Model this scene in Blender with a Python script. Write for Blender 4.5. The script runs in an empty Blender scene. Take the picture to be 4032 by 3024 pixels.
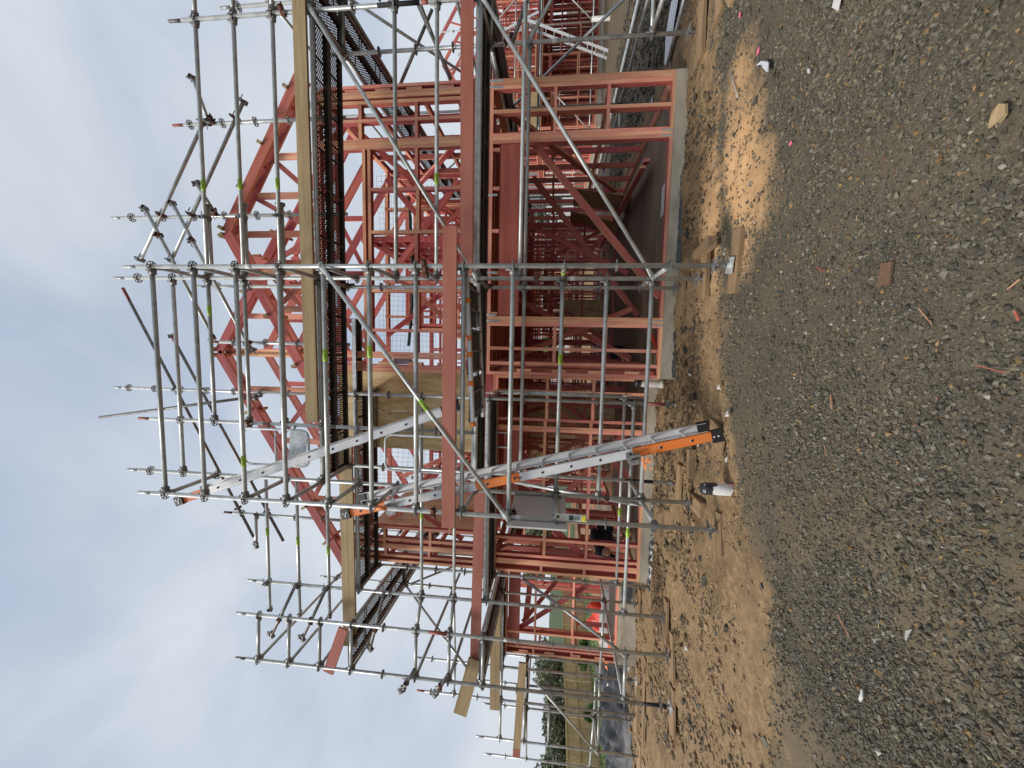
import bpy, bmesh, math, random
import numpy as np
from mathutils import Vector, Matrix, noise as mnoise
random.seed(7); rng = np.random.default_rng(11)
C = bpy.context.scene.collection
S = bpy.context.scene
R = math.radians

# ------------------------------------------------------------------ camera, world, sun, exposure
def make_camera():
    f, pit, rol, yaw = 1552.76, .107674, .0301493, -.0916907
    cy, sy = math.cos(yaw), math.sin(yaw)
    fw = Vector((sy*math.cos(pit), cy*math.cos(pit), math.sin(pit)))
    r0 = Vector((cy, -sy, 0)); u0 = r0.cross(fw)
    r = math.cos(rol)*r0 + math.sin(rol)*u0
    u = -math.sin(rol)*r0 + math.cos(rol)*u0
    # the phone was held on its side: the picture's right is the world's down
    cam = bpy.data.cameras.new('camera'); co = bpy.data.objects.new('camera', cam); C.objects.link(co)
    m = Matrix((-u, r, -fw)).transposed().to_4x4(); m.translation = (0, 0, 1.658)
    co.matrix_world = m
    cam.sensor_width = 36; cam.lens = f/4032*36; cam.clip_start = .05; cam.clip_end = 3000
    S.camera = co
make_camera()
SUN_EL, SUN_AZ = 50, -125      # azimuth the light comes from, degrees clockwise from +Y
w = bpy.data.worlds.new('World'); S.world = w; w.use_nodes = True
nt = w.node_tree; nt.nodes.clear()
def N(nt, t, **k):
    n = nt.nodes.new(t)
    for a, b in k.items():
        if a in n.inputs: n.inputs[a].default_value = b
        else: setattr(n, a, b)
    return n
out = N(nt, 'ShaderNodeOutputWorld'); bg = N(nt, 'ShaderNodeBackground'); bg.inputs[1].default_value = .12
sky = N(nt, 'ShaderNodeTexSky'); sky.sky_type = 'NISHITA'; sky.sun_disc = False
sky.sun_elevation = R(SUN_EL); sky.sun_rotation = R(SUN_AZ); sky.air_density = 1.0; sky.dust_density = 2.0
tc = N(nt, 'ShaderNodeTexCoord')
mp = N(nt, 'ShaderNodeMapping'); mp.inputs['Scale'].default_value = (1.0, 1.0, 1.7); mp.inputs['Location'].default_value = (1.3, .4, .2)
nz = N(nt, 'ShaderNodeTexNoise', Scale=2.1, Detail=7.0, Roughness=.5, Distortion=.35)
nz2 = N(nt, 'ShaderNodeTexNoise', Scale=1.0, Detail=3.0, Roughness=.5)
rp = N(nt, 'ShaderNodeValToRGB')
rp.color_ramp.elements[0].position = .34; rp.color_ramp.elements[0].color = (3.5, 4.1, 5.2, 1)
rp.color_ramp.elements[1].position = .62; rp.color_ramp.elements[1].color = (5.25, 5.65, 6.15, 1)
e = rp.color_ramp.elements.new(.48); e.color = (4.35, 4.85, 5.65, 1)
# brighter, whiter cloud low towards the left of the house
sx = N(nt, 'ShaderNodeSeparateXYZ')
mr = N(nt, 'ShaderNodeMapRange'); mr.inputs['From Min'].default_value = .0; mr.inputs['From Max'].default_value = .75; mr.inputs['To Min'].default_value = .13; mr.inputs['To Max'].default_value = -.07
ad = N(nt, 'ShaderNodeMath', operation='ADD')
mx = N(nt, 'ShaderNodeMix', data_type='RGBA')
mk = N(nt, 'ShaderNodeMapRange'); mk.inputs['From Min'].default_value = .36; mk.inputs['From Max'].default_value = .5; mk.inputs['To Min'].default_value = .86; mk.inputs['To Max'].default_value = .98
L = nt.links.new
L(tc.outputs['Generated'], mp.inputs['Vector']); L(mp.outputs[0], nz.inputs['Vector']); L(mp.outputs[0], nz2.inputs['Vector'])
L(tc.outputs['Generated'], sx.inputs[0]); L(sx.outputs['Z'], mr.inputs['Value'])
mxl = N(nt, 'ShaderNodeMapRange'); mxl.inputs['From Min'].default_value = .5; mxl.inputs['From Max'].default_value = -.9; mxl.inputs['To Min'].default_value = -.02; mxl.inputs['To Max'].default_value = .07; L(sx.outputs['X'], mxl.inputs['Value']); ad2 = N(nt, 'ShaderNodeMath', operation='ADD'); L(mxl.outputs[0], ad2.inputs[0]); L(mr.outputs[0], ad2.inputs[1])
L(nz.outputs[0], ad.inputs[0]); L(ad2.outputs[0], ad.inputs[1]); L(ad.outputs[0], rp.inputs[0])
L(nz2.outputs[0], mk.inputs['Value']); L(mk.outputs[0], mx.inputs['Factor'])
L(sky.outputs[0], mx.inputs['A']); L(rp.outputs[0], mx.inputs['B'])
L(mx.outputs['Result'], bg.inputs[0]); L(bg.outputs[0], out.inputs[0])
sl = bpy.data.lights.new('sun', 'SUN'); sl.energy = 3.1; sl.angle = R(16); sl.color = (1, .95, .88)
so = bpy.data.objects.new('sun', sl); C.objects.link(so)
az, el = R(SUN_AZ), R(SUN_EL)
d = Vector((math.sin(az)*math.cos(el), math.cos(az)*math.cos(el), math.sin(el)))
so.rotation_euler = d.to_track_quat('Z', 'Y').to_euler()
S.view_settings.view_transform = 'Standard'; S.view_settings.look = 'None'
S.view_settings.exposure = .13; S.view_settings.gamma = 1; S.view_settings.use_curve_mapping = False
S.render.engine = 'CYCLES'; S.render.resolution_x = 1024; S.render.resolution_y = 768

# ------------------------------------------------------------------ materials
def mat(name, col, rough=.8, metal=0., var=.0, nscale=(4, 4, 4), col2=None, bump=0., bscale=60, spots=None, coord='Object', randhue=0., lo=.35, hi=.65, detail=5.0):
    m = bpy.data.materials.new(name); m.use_nodes = True; t = m.node_tree
    b = t.nodes['Principled BSDF']; b.inputs['Roughness'].default_value = rough; b.inputs['Metallic'].default_value = metal
    b.inputs['Base Color'].default_value = (*col, 1)
    tc = N(t, 'ShaderNodeTexCoord'); l = t.links.new
    cur = None
    oi = N(t, 'ShaderNodeObjectInfo')
    vadd = N(t, 'ShaderNodeVectorMath', operation='ADD'); vm = N(t, 'ShaderNodeVectorMath', operation='SCALE'); vm.inputs['Scale'].default_value = 37.
    comb = N(t, 'ShaderNodeCombineXYZ'); l(oi.outputs['Random'], comb.inputs[0]); l(oi.outputs['Random'], comb.inputs[1]); l(comb.outputs[0], vm.inputs[0])
    l(tc.outputs[coord], vadd.inputs[0]); l(vm.outputs[0], vadd.inputs[1])
    if col2 is not None:
        mp = N(t, 'ShaderNodeMapping'); mp.inputs['Scale'].default_value = nscale; l(vadd.outputs[0], mp.inputs[0])
        n = N(t, 'ShaderNodeTexNoise', Scale=1.0, Detail=detail, Roughness=.6); l(mp.outputs[0], n.inputs['Vector'])
        r = N(t, 'ShaderNodeMapRange'); r.inputs['From Min'].default_value = lo; r.inputs['From Max'].default_value = hi; l(n.outputs[0], r.inputs['Value'])
        x = N(t, 'ShaderNodeMix', data_type='RGBA'); x.inputs['A'].default_value = (*col, 1); x.inputs['B'].default_value = (*col2, 1); l(r.outputs[0], x.inputs['Factor'])
        cur = x.outputs['Result']
    if spots:
        sc, thr, scol = spots
        v = N(t, 'ShaderNodeTexVoronoi', Scale=sc); l(vadd.outputs[0], v.inputs['Vector'])
        r = N(t, 'ShaderNodeMapRange'); r.inputs['From Min'].default_value = thr; r.inputs['From Max'].default_value = thr*.45; l(v.outputs['Distance'], r.inputs['Value'])
        x = N(t, 'ShaderNodeMix', data_type='RGBA'); x.inputs['B'].default_value = (*scol, 1); l(r.outputs[0], x.inputs['Factor'])
        if cur: l(cur, x.inputs['A'])
        else: x.inputs['A'].default_value = (*col, 1)
        cur = x.outputs['Result']
    if var:
        h = N(t, 'ShaderNodeHueSaturation')
        r = N(t, 'ShaderNodeMapRange'); r.inputs['To Min'].default_value = 1-var; r.inputs['To Max'].default_value = 1+var; l(oi.outputs['Random'], r.inputs['Value']); l(r.outputs[0], h.inputs['Value'])
        if randhue:
            mm = N(t, 'ShaderNodeMath', operation='MULTIPLY'); mm.inputs[1].default_value = 7.31; fr = N(t, 'ShaderNodeMath', operation='FRACT'); l(oi.outputs['Random'], mm.inputs[0]); l(mm.outputs[0], fr.inputs[0])
            r2 = N(t, 'ShaderNodeMapRange'); r2.inputs['To Min'].default_value = .5-randhue; r2.inputs['To Max'].default_value = .5+randhue; l(fr.outputs[0], r2.inputs['Value']); l(r2.outputs[0], h.inputs['Hue'])
        if cur: l(cur, h.inputs['Color'])
        else: h.inputs['Color'].default_value = (*col, 1)
        cur = h.outputs[0]
    if cur: l(cur, b.inputs['Base Color'])
    if bump:
        n = N(t, 'ShaderNodeTexNoise', Scale=bscale, Detail=4.0); l(vadd.outputs[0], n.inputs['Vector'])
        bp = N(t, 'ShaderNodeBump', Strength=bump, Distance=.01); l(n.outputs[0], bp.inputs['Height']); l(bp.outputs[0], b.inputs['Normal'])
    return m
M = {}
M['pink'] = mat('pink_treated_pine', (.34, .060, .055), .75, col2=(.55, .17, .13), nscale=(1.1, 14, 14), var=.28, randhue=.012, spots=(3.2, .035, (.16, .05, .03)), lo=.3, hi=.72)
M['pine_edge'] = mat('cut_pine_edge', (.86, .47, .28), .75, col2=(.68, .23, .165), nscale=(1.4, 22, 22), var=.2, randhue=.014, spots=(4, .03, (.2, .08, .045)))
M['redbeam'] = mat('red_stained_beam', (.33, .075, .055), .6, col2=(.42, .12, .085), nscale=(1., 12, 12), var=.08, spots=(3, .03, (.12, .03, .02)))
M['primed'] = mat('red_primed_board', (.31, .095, .062), .7, col2=(.36, .13, .09), nscale=(2, 9, 9), var=.06, spots=(1.6, .018, (.5, .32, .25)), bump=.05)
M['plank'] = mat('treated_scaffold_plank', (.42, .31, .165), .8, col2=(.29, .20, .105), nscale=(1.3, 26, 26), var=.12, spots=(2.6, .05, (.13, .085, .04)), bump=.2)
M['sole'] = mat('weathered_sole_board', (.34, .22, .115), .85, col2=(.2, .13, .07), nscale=(2, 18, 18), var=.2, bump=.25)
M['redbrown'] = mat('brown_stained_offcut', (.16, .085, .05), .85, col2=(.10, .06, .035), nscale=(9, 30, 9))
M['ply'] = mat('plywood_sheet', (.62, .47, .25), .7, col2=(.46, .32, .15), nscale=(9, 1.5, 2.2), var=.06, spots=(4.2, .13, (.17, .10, .05)), detail=8., lo=.42, hi=.58)
M['galv'] = mat('galvanised_tube', (.52, .54, .52), .40, .38, col2=(.35, .365, .35), nscale=(9, 9, 9), var=.16, spots=(16, .13, (.58, .58, .56)), lo=.4, hi=.7)
M['galv_dull'] = mat('dull_galvanised_cast', (.27, .27, .26), .5, .4, col2=(.15, .14, .13), nscale=(20, 20, 20), var=.2)
M['galv_bright'] = mat('bright_galvanised_sheet', (.80, .83, .83), .38, .2, col2=(.50, .53, .54), nscale=(14, 14, 14), var=.05)
M['deck'] = mat('worn_deck_steel', (.105, .10, .095), .65, .2, col2=(.055, .042, .034), nscale=(4, 8, 8), var=.15)
M['rust'] = mat('rusty_coupler', (.17, .055, .028), .8, .25, col2=(.07, .045, .035), nscale=(25, 25, 25), var=.2)
M['redpaint'] = mat('faded_red_paint', (.36, .085, .06), .6, .1, col2=(.25, .12, .1), nscale=(18, 18, 18))
M['orange'] = mat('orange_ladder_paint', (.78, .19, .028), .45, col2=(.62, .24, .09), nscale=(6, 20, 20), lo=.45, hi=.75)
M['alu'] = mat('aluminium', (.72, .72, .73), .40, .3, col2=(.6, .6, .6), nscale=(5, 12, 12), spots=(9, .05, (.35, .34, .33)), var=.04)
M['black'] = mat('black_rubber', (.015, .015, .016), .5)
M['hole'] = mat('dark_hole', (.006, .006, .006), .9)
M['tape'] = mat('green_length_tape', (.38, .60, .06), .6)
M['ink'] = mat('black_marker', (.02, .02, .02), .8)
M['sticker'] = mat('pale_sticker', (.6, .58, .57), .6)
M['concrete'] = mat('slab_concrete', (.50, .45, .35), .85, col2=(.34, .30, .225), nscale=(2.2, 2.2, 6), bump=.25, bscale=35, spots=(9, .03, (.1, .1, .09)))
M['slabtop'] = mat('slab_floor', (.24, .175, .11), .6, col2=(.15, .115, .075), nscale=(.9, .9, .9), bump=.05)
M['nail'] = mat('nail_plate', (.85, .85, .85), .3, .4, col2=(.35, .35, .35), nscale=(60, 60, 60))
M['dpm'] = mat('black_polythene', (.022, .024, .028), .32, col2=(.06, .062, .066), nscale=(6, 6, 6))
M['tarp'] = mat('grey_black_polythene', (.012, .013, .015), .55, col2=(.16, .165, .17), nscale=(2, 5, 5), lo=.5, hi=.85)
M['redtarp'] = mat('orange_red_sheet', (.62, .05, .016), .5, col2=(.6, .04, .012), nscale=(4, 4, 4))
M['orangebag'] = mat('orange_fabric', (.85, .20, .03), .6, col2=(.9, .33, .12), nscale=(5, 5, 5))
M['white'] = mat('white_plastic', (.62, .62, .60), .45, col2=(.45, .42, .37), nscale=(9, 9, 9))
M['greypanel'] = mat('grey_board', (.58, .55, .52), .7, col2=(.5, .47, .45), nscale=(3, 3, 3))
M['navy'] = mat('navy_cloth', (.006, .007, .014), .9, col2=(.015, .016, .026), nscale=(9, 9, 9), bump=.3, bscale=20)
M['skin'] = mat('skin', (.45, .24, .16), .6)
M['boot'] = mat('tan_boot', (.42, .29, .13), .8)
M['net'] = mat('black_net_cord', (.035, .035, .04), .8)
M['greenrope'] = mat('dark_green_net_roll', (.016, .05, .03), .8, col2=(.03, .10, .06), nscale=(3, 20, 20))
M['lilac'] = mat('pale_lilac_sheet', (.52, .47, .55), .7)
M['leafA'] = mat('hedge_leaves', (.10, .13, .065), .7, col2=(.18, .21, .11), nscale=(.9, .9, .9), coord='Object')
M['leafB'] = mat('olive_leaves', (.17, .185, .11), .7, col2=(.09, .11, .06), nscale=(.6, .6, .6))
M['leafC'] = mat('bright_leaves', (.10, .19, .03), .6, col2=(.05, .10, .02), nscale=(1.5, 1.5, 1.5))
M['bark'] = mat('bark', (.10, .075, .055), .9)
M['paling'] = mat('pine_paling', (.66, .49, .27), .8, col2=(.52, .37, .19), nscale=(3, 3, 1), var=.14)
M['grass'] = mat('grass_blades', (.10, .17, .04), .8, col2=(.16, .2, .07), nscale=(2, 2, 2))
M['roof'] = mat('grey_roof', (.11, .115, .12), .7); M['whitewall'] = mat('white_wall', (.65, .65, .64), .7)
M['winglass'] = mat('dark_glass', (.03, .035, .04), .15)
M['yellow'] = mat('yellow_label', (.75, .62, .03), .5); M['cream'] = mat('cream_plastic', (.55, .53, .44), .5); M['darkgreen'] = mat('dark_green_print', (.02, .06, .035), .5)
M['hotpink'] = mat('pink_flagging', (.85, .16, .3), .6)
M['splinter'] = mat('wood_splinter', (.55, .33, .18), .8, col2=(.42, .14, .08), nscale=(30, 30, 30), var=.2)
M['bluewhite'] = mat('thin_white_plastic', (.6, .63, .68), .35)

# ------------------------------------------------------------------ helpers
def tagit(o, label, cat, group=None, kind=None):
    if label: o['label'] = label
    if cat: o['category'] = cat
    if group: o['group'] = group
    if kind: o['kind'] = kind
    return o
def thing(name, label, cat, loc=(0, 0, 0), group=None):
    o = bpy.data.objects.new(name, None); o.location = loc; o.empty_display_size = .1; C.objects.link(o)
    return tagit(o, label, cat, group)
def put(name, me, parent=None, mtx=None):
    o = bpy.data.objects.new(name, me); C.objects.link(o)
    if parent is not None:
        o.parent = parent; o.matrix_parent_inverse = Matrix.Identity(4)
        base = WM.get(parent.name, Matrix.Translation(parent.location))
        m = mtx if mtx is not None else Matrix.Identity(4)
        o.matrix_basis = base.inverted() @ m if mtx is not None else base.inverted()
        WM[o.name] = m
    elif mtx is not None:
        o.matrix_basis = mtx; WM[o.name] = mtx
    return o
WM = {}
cache = {}
def from_py(name, v, f, mats, fm=None, smooth=False):
    me = bpy.data.meshes.new(name); me.from_pydata(v, [], f)
    for m in (mats if isinstance(mats, (list, tuple)) else [mats]): me.materials.append(m)
    if fm is not None: me.polygons.foreach_set('material_index', fm)
    if smooth: me.polygons.foreach_set('use_smooth', [True]*len(f))
    me.update(); return me
def box_vf(cx, cy, cz, lx, ly, lz, V, F):
    b = len(V)
    for i in (-1, 1):
        for j in (-1, 1):
            for k in (-1, 1): V.append((cx+i*lx/2, cy+j*ly/2, cz+k*lz/2))
    F += [(b, b+1, b+3, b+2), (b+4, b+6, b+7, b+5), (b, b+4, b+5, b+1), (b+2, b+3, b+7, b+6), (b, b+2, b+6, b+4), (b+1, b+5, b+7, b+3)]
def box_mesh(Lx, t, dd, mk):
    key = ('b', round(Lx, 3), round(t, 4), round(dd, 4), mk)
    if key not in cache:
        V, F = [], []; box_vf(0, 0, 0, Lx, t, dd, V, F)
        if mk == 'frame':       # wide faces carry the pink dye, sawn edges are paler
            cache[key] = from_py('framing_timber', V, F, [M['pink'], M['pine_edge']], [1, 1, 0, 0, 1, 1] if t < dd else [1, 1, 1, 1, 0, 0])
        else: cache[key] = from_py(mk+'_bar', V, F, M[mk])
    return cache[key]
def frame_mtx(p0, p1, dz):
    p0, p1 = Vector(p0), Vector(p1); x = (p1-p0).normalized(); z = Vector(dz)
    z = (z - x*z.dot(x)).normalized(); y = z.cross(x)
    m = Matrix((x, y, z)).transposed().to_4x4(); m.translation = (p0+p1)/2; return m
def beam(name, p0, p1, t, dd, parent, dz=(0, 1, 0), mk='frame'):
    Ln = (Vector(p1)-Vector(p0)).length
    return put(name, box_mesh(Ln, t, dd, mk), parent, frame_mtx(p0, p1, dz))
def cyl_vf(V, F, x0, x1, r, n=12, cy=0, cz=0, cap=True, r1=None):
    b = len(V); r1 = r if r1 is None else r1
    for i in range(n):
        a = 2*math.pi*i/n; V.append((x0, cy+r*math.cos(a), cz+r*math.sin(a)))
    for i in range(n):
        a = 2*math.pi*i/n; V.append((x1, cy+r1*math.cos(a), cz+r1*math.sin(a)))
    for i in range(n): F.append((b+i, b+(i+1) % n, b+n+(i+1) % n, b+n+i))
    if cap: F.append(tuple(b+n-1-i for i in range(n))); F.append(tuple(b+n+i for i in range(n)))
def shade(me, ang=40):
    me.polygons.foreach_set('use_smooth', [len(p.vertices) == 4 for p in me.polygons]); return me
def tube_mesh(Ln, r=.0242, mk='galv', n=12):
    key = ('t', round(Ln, 3), r, mk, n)
    if key not in cache:
        V, F = [], []; cyl_vf(V, F, -Ln/2, Ln/2, r, n); cache[key] = shade(from_py('steel_tube', V, F, M[mk]))
    return cache[key]
def axis_mtx(p0, p1, up=(0, 0, 1)):
    x = (Vector(p1)-Vector(p0)).normalized()
    if abs(x.dot(Vector(up))) > .98: up = (0, 1, 0)
    return frame_mtx(p0, p1, up)
def tube(name, p0, p1, parent, r=.0242, mk='galv', n=12):
    return put(name, tube_mesh((Vector(p1)-Vector(p0)).length, r, mk, n), parent, axis_mtx(p0, p1))
def ledger_mesh(Ln):
    key = ('l', round(Ln, 3))
    if key not in cache:
        V, F = [], []; h = Ln/2-.035
        cyl_vf(V, F, -h+.04, h-.04, .0242, 12); nt_ = len(F)
        for s in (-1, 1):
            b = len(V)   # wedge head: box that narrows to the post, with the wedge through it
            for x, yy, zz in ((h-.05, .025, .03), (h+.012, .018, .038)):
                for j, k in ((-1, -1), (1, -1), (1, 1), (-1, 1)): V.append((s*x, j*yy, k*zz))
            F += [(b+i, b+(i+1) % 4, b+4+(i+1) % 4, b+4+i) for i in range(4)] + [(b, b+3, b+2, b+1), (b+4, b+5, b+6, b+7)]
            box_vf(s*(h+.002), 0, .012, .022, .007, .13, V, F)
        cache[key] = shade(from_py('ledger_tube', V, F, [M['galv'], M['galv_dull']], [0]*nt_+[1]*(len(F)-nt_)))
    return cache[key]
txt_cache = {}
def text_mesh(s, size, mk='ink'):
    k = (s, size, mk)
    if k not in txt_cache:
        cu = bpy.data.curves.new('t', 'FONT'); cu.body = s; cu.size = size; cu.align_x = 'CENTER'; cu.align_y = 'CENTER'
        o = bpy.data.objects.new('t', cu); C.objects.link(o); dg = bpy.context.evaluated_depsgraph_get()
        me = bpy.data.meshes.new_from_object(o.evaluated_get(dg)); me.materials.clear(); me.materials.append(M[mk])
        bpy.data.objects.remove(o); txt_cache[k] = me
    return txt_cache[k]
def tape_on(p0, p1, frac, txt, parent, r=.0242):
    p0, p1 = Vector(p0), Vector(p1); x = (p1-p0).normalized(); c_ = p0.lerp(p1, frac)
    o = put('length_tape', tube_mesh(.13, r+.0012, 'tape'), parent, axis_mtx(c_-x*.065, c_+x*.065))
    # lettering printed on the side that faces the lane
    f = Vector((0, -1, 0)); f = (f-x*f.dot(x)).normalized(); y = f.cross(x)
    for k in range(1):
        m = Matrix((x, y, f)).transposed().to_4x4(); m.translation = c_+f*(r+.004)
        t_ = bpy.data.objects.new('length_mark', text_mesh(txt, .038)); C.objects.link(t_)
        base = WM.get(parent.name, Matrix.Translation(parent.location)); t_.parent = parent; t_.matrix_basis = base.inverted() @ m; WM[t_.name] = m
def ledger(p0, p1, parent, name='ledger', tape=None, txt='2.57M'):
    p0, p1 = Vector(p0), Vector(p1)
    o = put(name, ledger_mesh((p1-p0).length), parent, axis_mtx(p0, p1))
    if tape is not None: tape_on(p0, p1, tape, txt, o)
    return o
def brace(p0, p1, parent, tape=None, off=(0, -.05, 0), txt='2.57M'):
    p0, p1 = Vector(p0)+Vector(off), Vector(p1)+Vector(off); Ln = (p1-p0).length; key = ('br', round(Ln, 3))
    if key not in cache:
        V, F = [], []; cyl_vf(V, F, -Ln/2+.12, Ln/2-.12, .0225, 12)
        for s in (-1, 1):
            b = len(V); n = 8
            for x, yy, zz in ((Ln/2-.12, .0225, .0225), (Ln/2-.04, .007, .03), (Ln/2+.03, .006, .028)):
                for i in range(n):
                    a = 2*math.pi*i/n; V.append((s*x, yy*math.cos(a), zz*math.sin(a)))
            for q in range(2): F += [(b+q*n+i, b+q*n+(i+1) % n, b+(q+1)*n+(i+1) % n, b+(q+1)*n+i) for i in range(n)]
            F.append(tuple(b+2*n+i for i in range(n)))
        cache[key] = shade(from_py('diagonal_brace', V, F, M['galv']))
    # flat ends lie in the brace's own vertical plane
    o = put('diagonal_brace', cache[key], parent, frame_mtx(p0, p1, (0, 0, 1)))
    if tape is not None: tape_on(p0, p1, tape, txt, o, .0225)
    return o
def rosette_mesh():
    if 'ros' not in cache:
        V, F = [], []; n = 32; ro, ri = .061, .026; th = .0045
        # ring with eight openings: inner ring, spokes, outer ring
        def ring(ra, rb, i0=0, i1=n):
            b = len(V)
            m_ = i1-i0
            for i in range(m_+1):
                a = 2*math.pi*(i0+i)/n
                for rr in (ra, rb):
                    for z in (-th, th): V.append((rr*math.cos(a), rr*math.sin(a), z))
            for i in range(m_):
                q = b+4*i; p = q+4
                F.extend([(q, q+2, p+2, p), (q+1, p+1, p+3, q+3), (q+2, q+3, p+3, p+2), (q, p, p+1, q+1)])
        ring(ri-.002, ri+.007); ring(ro-.008, ro)
        for k in range(8):
            a = 2*math.pi*k/8; ca, sa = math.cos(a), math.sin(a); b = len(V)
            for rr in (ri+.005, ro-.006):
                for s in (-.006, .006):
                    for z in (-th, th): V.append((rr*ca-s*sa, rr*sa+s*ca, z))
            F.extend([(b, b+2, b+6, b+4), (b+1, b+5, b+7, b+3), (b, b+4, b+5, b+1), (b+2, b+3, b+7, b+6)])
        cache['ros'] = from_py('rosette', V, F, M['galv_dull'])
    return cache['ros']
def jack_meshes():
    if 'jack' not in cache:
        V, F = [], []
        cyl_vf(V, F, 0, 1, .017, 12)
        # stacked thread ridges
        cache['jack'] = None
        V2, F2 = [], []; box_vf(0, 0, .004, .15, .15, .008, V2, F2); cyl = len(V2)
        for i in range(12):
            a = 2*math.pi*i/12; V2.append((.03*math.cos(a), .03*math.sin(a), .008))
        for i in range(12):
            a = 2*math.pi*i/12; V2.append((.022*math.cos(a), .022*math.sin(a), .035))
        F2 += [(cyl+i, cyl+(i+1) % 12, cyl+12+(i+1) % 12, cyl+12+i) for i in range(12)]
        cache['plate'] = from_py('base_plate', V2, F2, M['galv'])
        V3, F3 = [], []
        for z0, z1, r in ((-.03, -.015, .034), (-.015, .02, .03)):
            b = len(V3)
            for z in (z0, z1):
                for i in range(12):
                    a = 2*math.pi*i/12; V3.append((r*math.cos(a), r*math.sin(a), z))
            F3 += [(b+i, b+(i+1) % 12, b+12+(i+1) % 12, b+12+i) for i in range(12)]+[tuple(b+12+i for i in range(12)), tuple(b+11-i for i in range(12))]
        for a in (0, math.pi/2, math.pi, 3*math.pi/2):   # four hammer lugs
            ca, sa = math.cos(a), math.sin(a); b = len(V3)
            for rr, hh in ((.028, .012), (.095, .006)):
                for s in (-1, 1):
                    for z in (-1, 1): V3.append((rr*ca-s*.008*sa, rr*sa+s*.008*ca, z*hh))
            F3 += [(b, b+2, b+6, b+4), (b+1, b+5, b+7, b+3), (b, b+4, b+5, b+1), (b+2, b+3, b+7, b+6), (b+4, b+6, b+7, b+5)]
        cache['nut'] = from_py('jack_nut', V3, F3, M['galv_dull'])
def thread_mesh(h):
    k = ('th', round(h, 2))
    if k not in cache:
        V, F = [], []; n = 10; m = max(2, int(h/.009)); 
        for i in range(m+1):
            r = .0165 if i % 2 else .0195
            for j in range(n):
                a = 2*math.pi*j/n; V.append((r*math.cos(a), r*math.sin(a), h*i/m))
        for i in range(m): F += [(i*n+j, i*n+(j+1) % n, (i+1)*n+(j+1) % n, (i+1)*n+j) for j in range(n)]
        cache[k] = from_py('jack_thread', V, F, M['galv_dull'])
    return cache[k]
def standard(x, y, zbase, ztop, parent, z0=.1, jack=True, spigot='galv', ros=True, zlo=None, band=None):
    """one upright with a rosette every half metre at heights z0 + k/2"""
    nut = zbase+.14 if jack else zbase
    if jack: nut = max(zbase+.07, min(nut, zbase+.3))
    o = tube('standard', (x, y, nut), (x, y, ztop-.0), parent)
    if jack:
        jack_meshes()
        put('base_plate', cache['plate'], o, Matrix.Translation((x, y, zbase)) @ Matrix.Rotation(random.uniform(-.5, .5), 4, 'Z'))
        put('jack_thread', thread_mesh(nut-zbase), o, Matrix.Translation((x, y, zbase+.006)))
        put('jack_nut', cache['nut'], o, Matrix.Translation((x, y, nut)) @ Matrix.Rotation(random.uniform(0, 1.5), 4, 'Z'))
    if spigot: put('spigot', tube_mesh(.17, .019, spigot), o, axis_mtx((x, y, ztop), (x, y, ztop+.17)))
    if ros:
        k = math.ceil(((zlo or nut)+.1-z0)/.5); 
        while z0+k*.5 < ztop-.02:
            put('rosette', rosette_mesh(), o, Matrix.Translation((x, y, z0+k*.5)) @ Matrix.Rotation(random.uniform(0, .8), 4, 'Z')); k += 1
    if band:
        for zb_, mk, hh in band: put('painted_band', tube_mesh(hh, .0247, mk), o, axis_mtx((x, y, zb_), (x, y, zb_+hh)))
    return o
def coupler(p, axis, parent, mk='rust', s=1.):
    """tube clamp: two half shells, a flap and an eye bolt"""
    k = ('cp', mk)
    if k not in cache:
        V, F = [], []
        for dx, rot in ((0, 0), (.0, 1)):
            b = len(V); n = 10
            for xx in (-.022, .022):
                for rr in (.026, .033):
                    for i in range(n):
                        a = 2*math.pi*i/n
                        q = (xx, rr*math.cos(a)+(-.027 if rot == 0 else .027), rr*math.sin(a))
                        V.append(q if rot == 0 else (rr*math.cos(a), q[1]*0+.027+xx, rr*math.sin(a)))
            F += [(b+n+i, b+n+(i+1) % n, b+3*n+(i+1) % n, b+3*n+i) for i in range(n)]
            F += [(b+i, b+n+i, b+n+(i+1) % n, b+(i+1) % n) for i in range(n)]+[(b+2*n+i, b+2*n+(i+1) % n, b+3*n+(i+1) % n, b+3*n+i) for i in range(n)]
        box_vf(0, -.03, .05, .02, .012, .05, V, F); box_vf(0, .03, .045, .014, .06, .014, V, F); box_vf(.0, -.06, .03, .03, .03, .012, V, F)
        cyl_vf(V, F, .02, .085, .006, 6, -.03, .045)
        cache[k] = from_py('tube_clamp', V, F, M[mk])
    m = axis_mtx(Vector(p)-Vector(axis), Vector(p)+Vector(axis))
    return put('tube_clamp', cache[k], parent, m @ Matrix.Rotation(random.uniform(-1, 1), 4, 'X') @ Matrix.Scale(s, 4))
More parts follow.
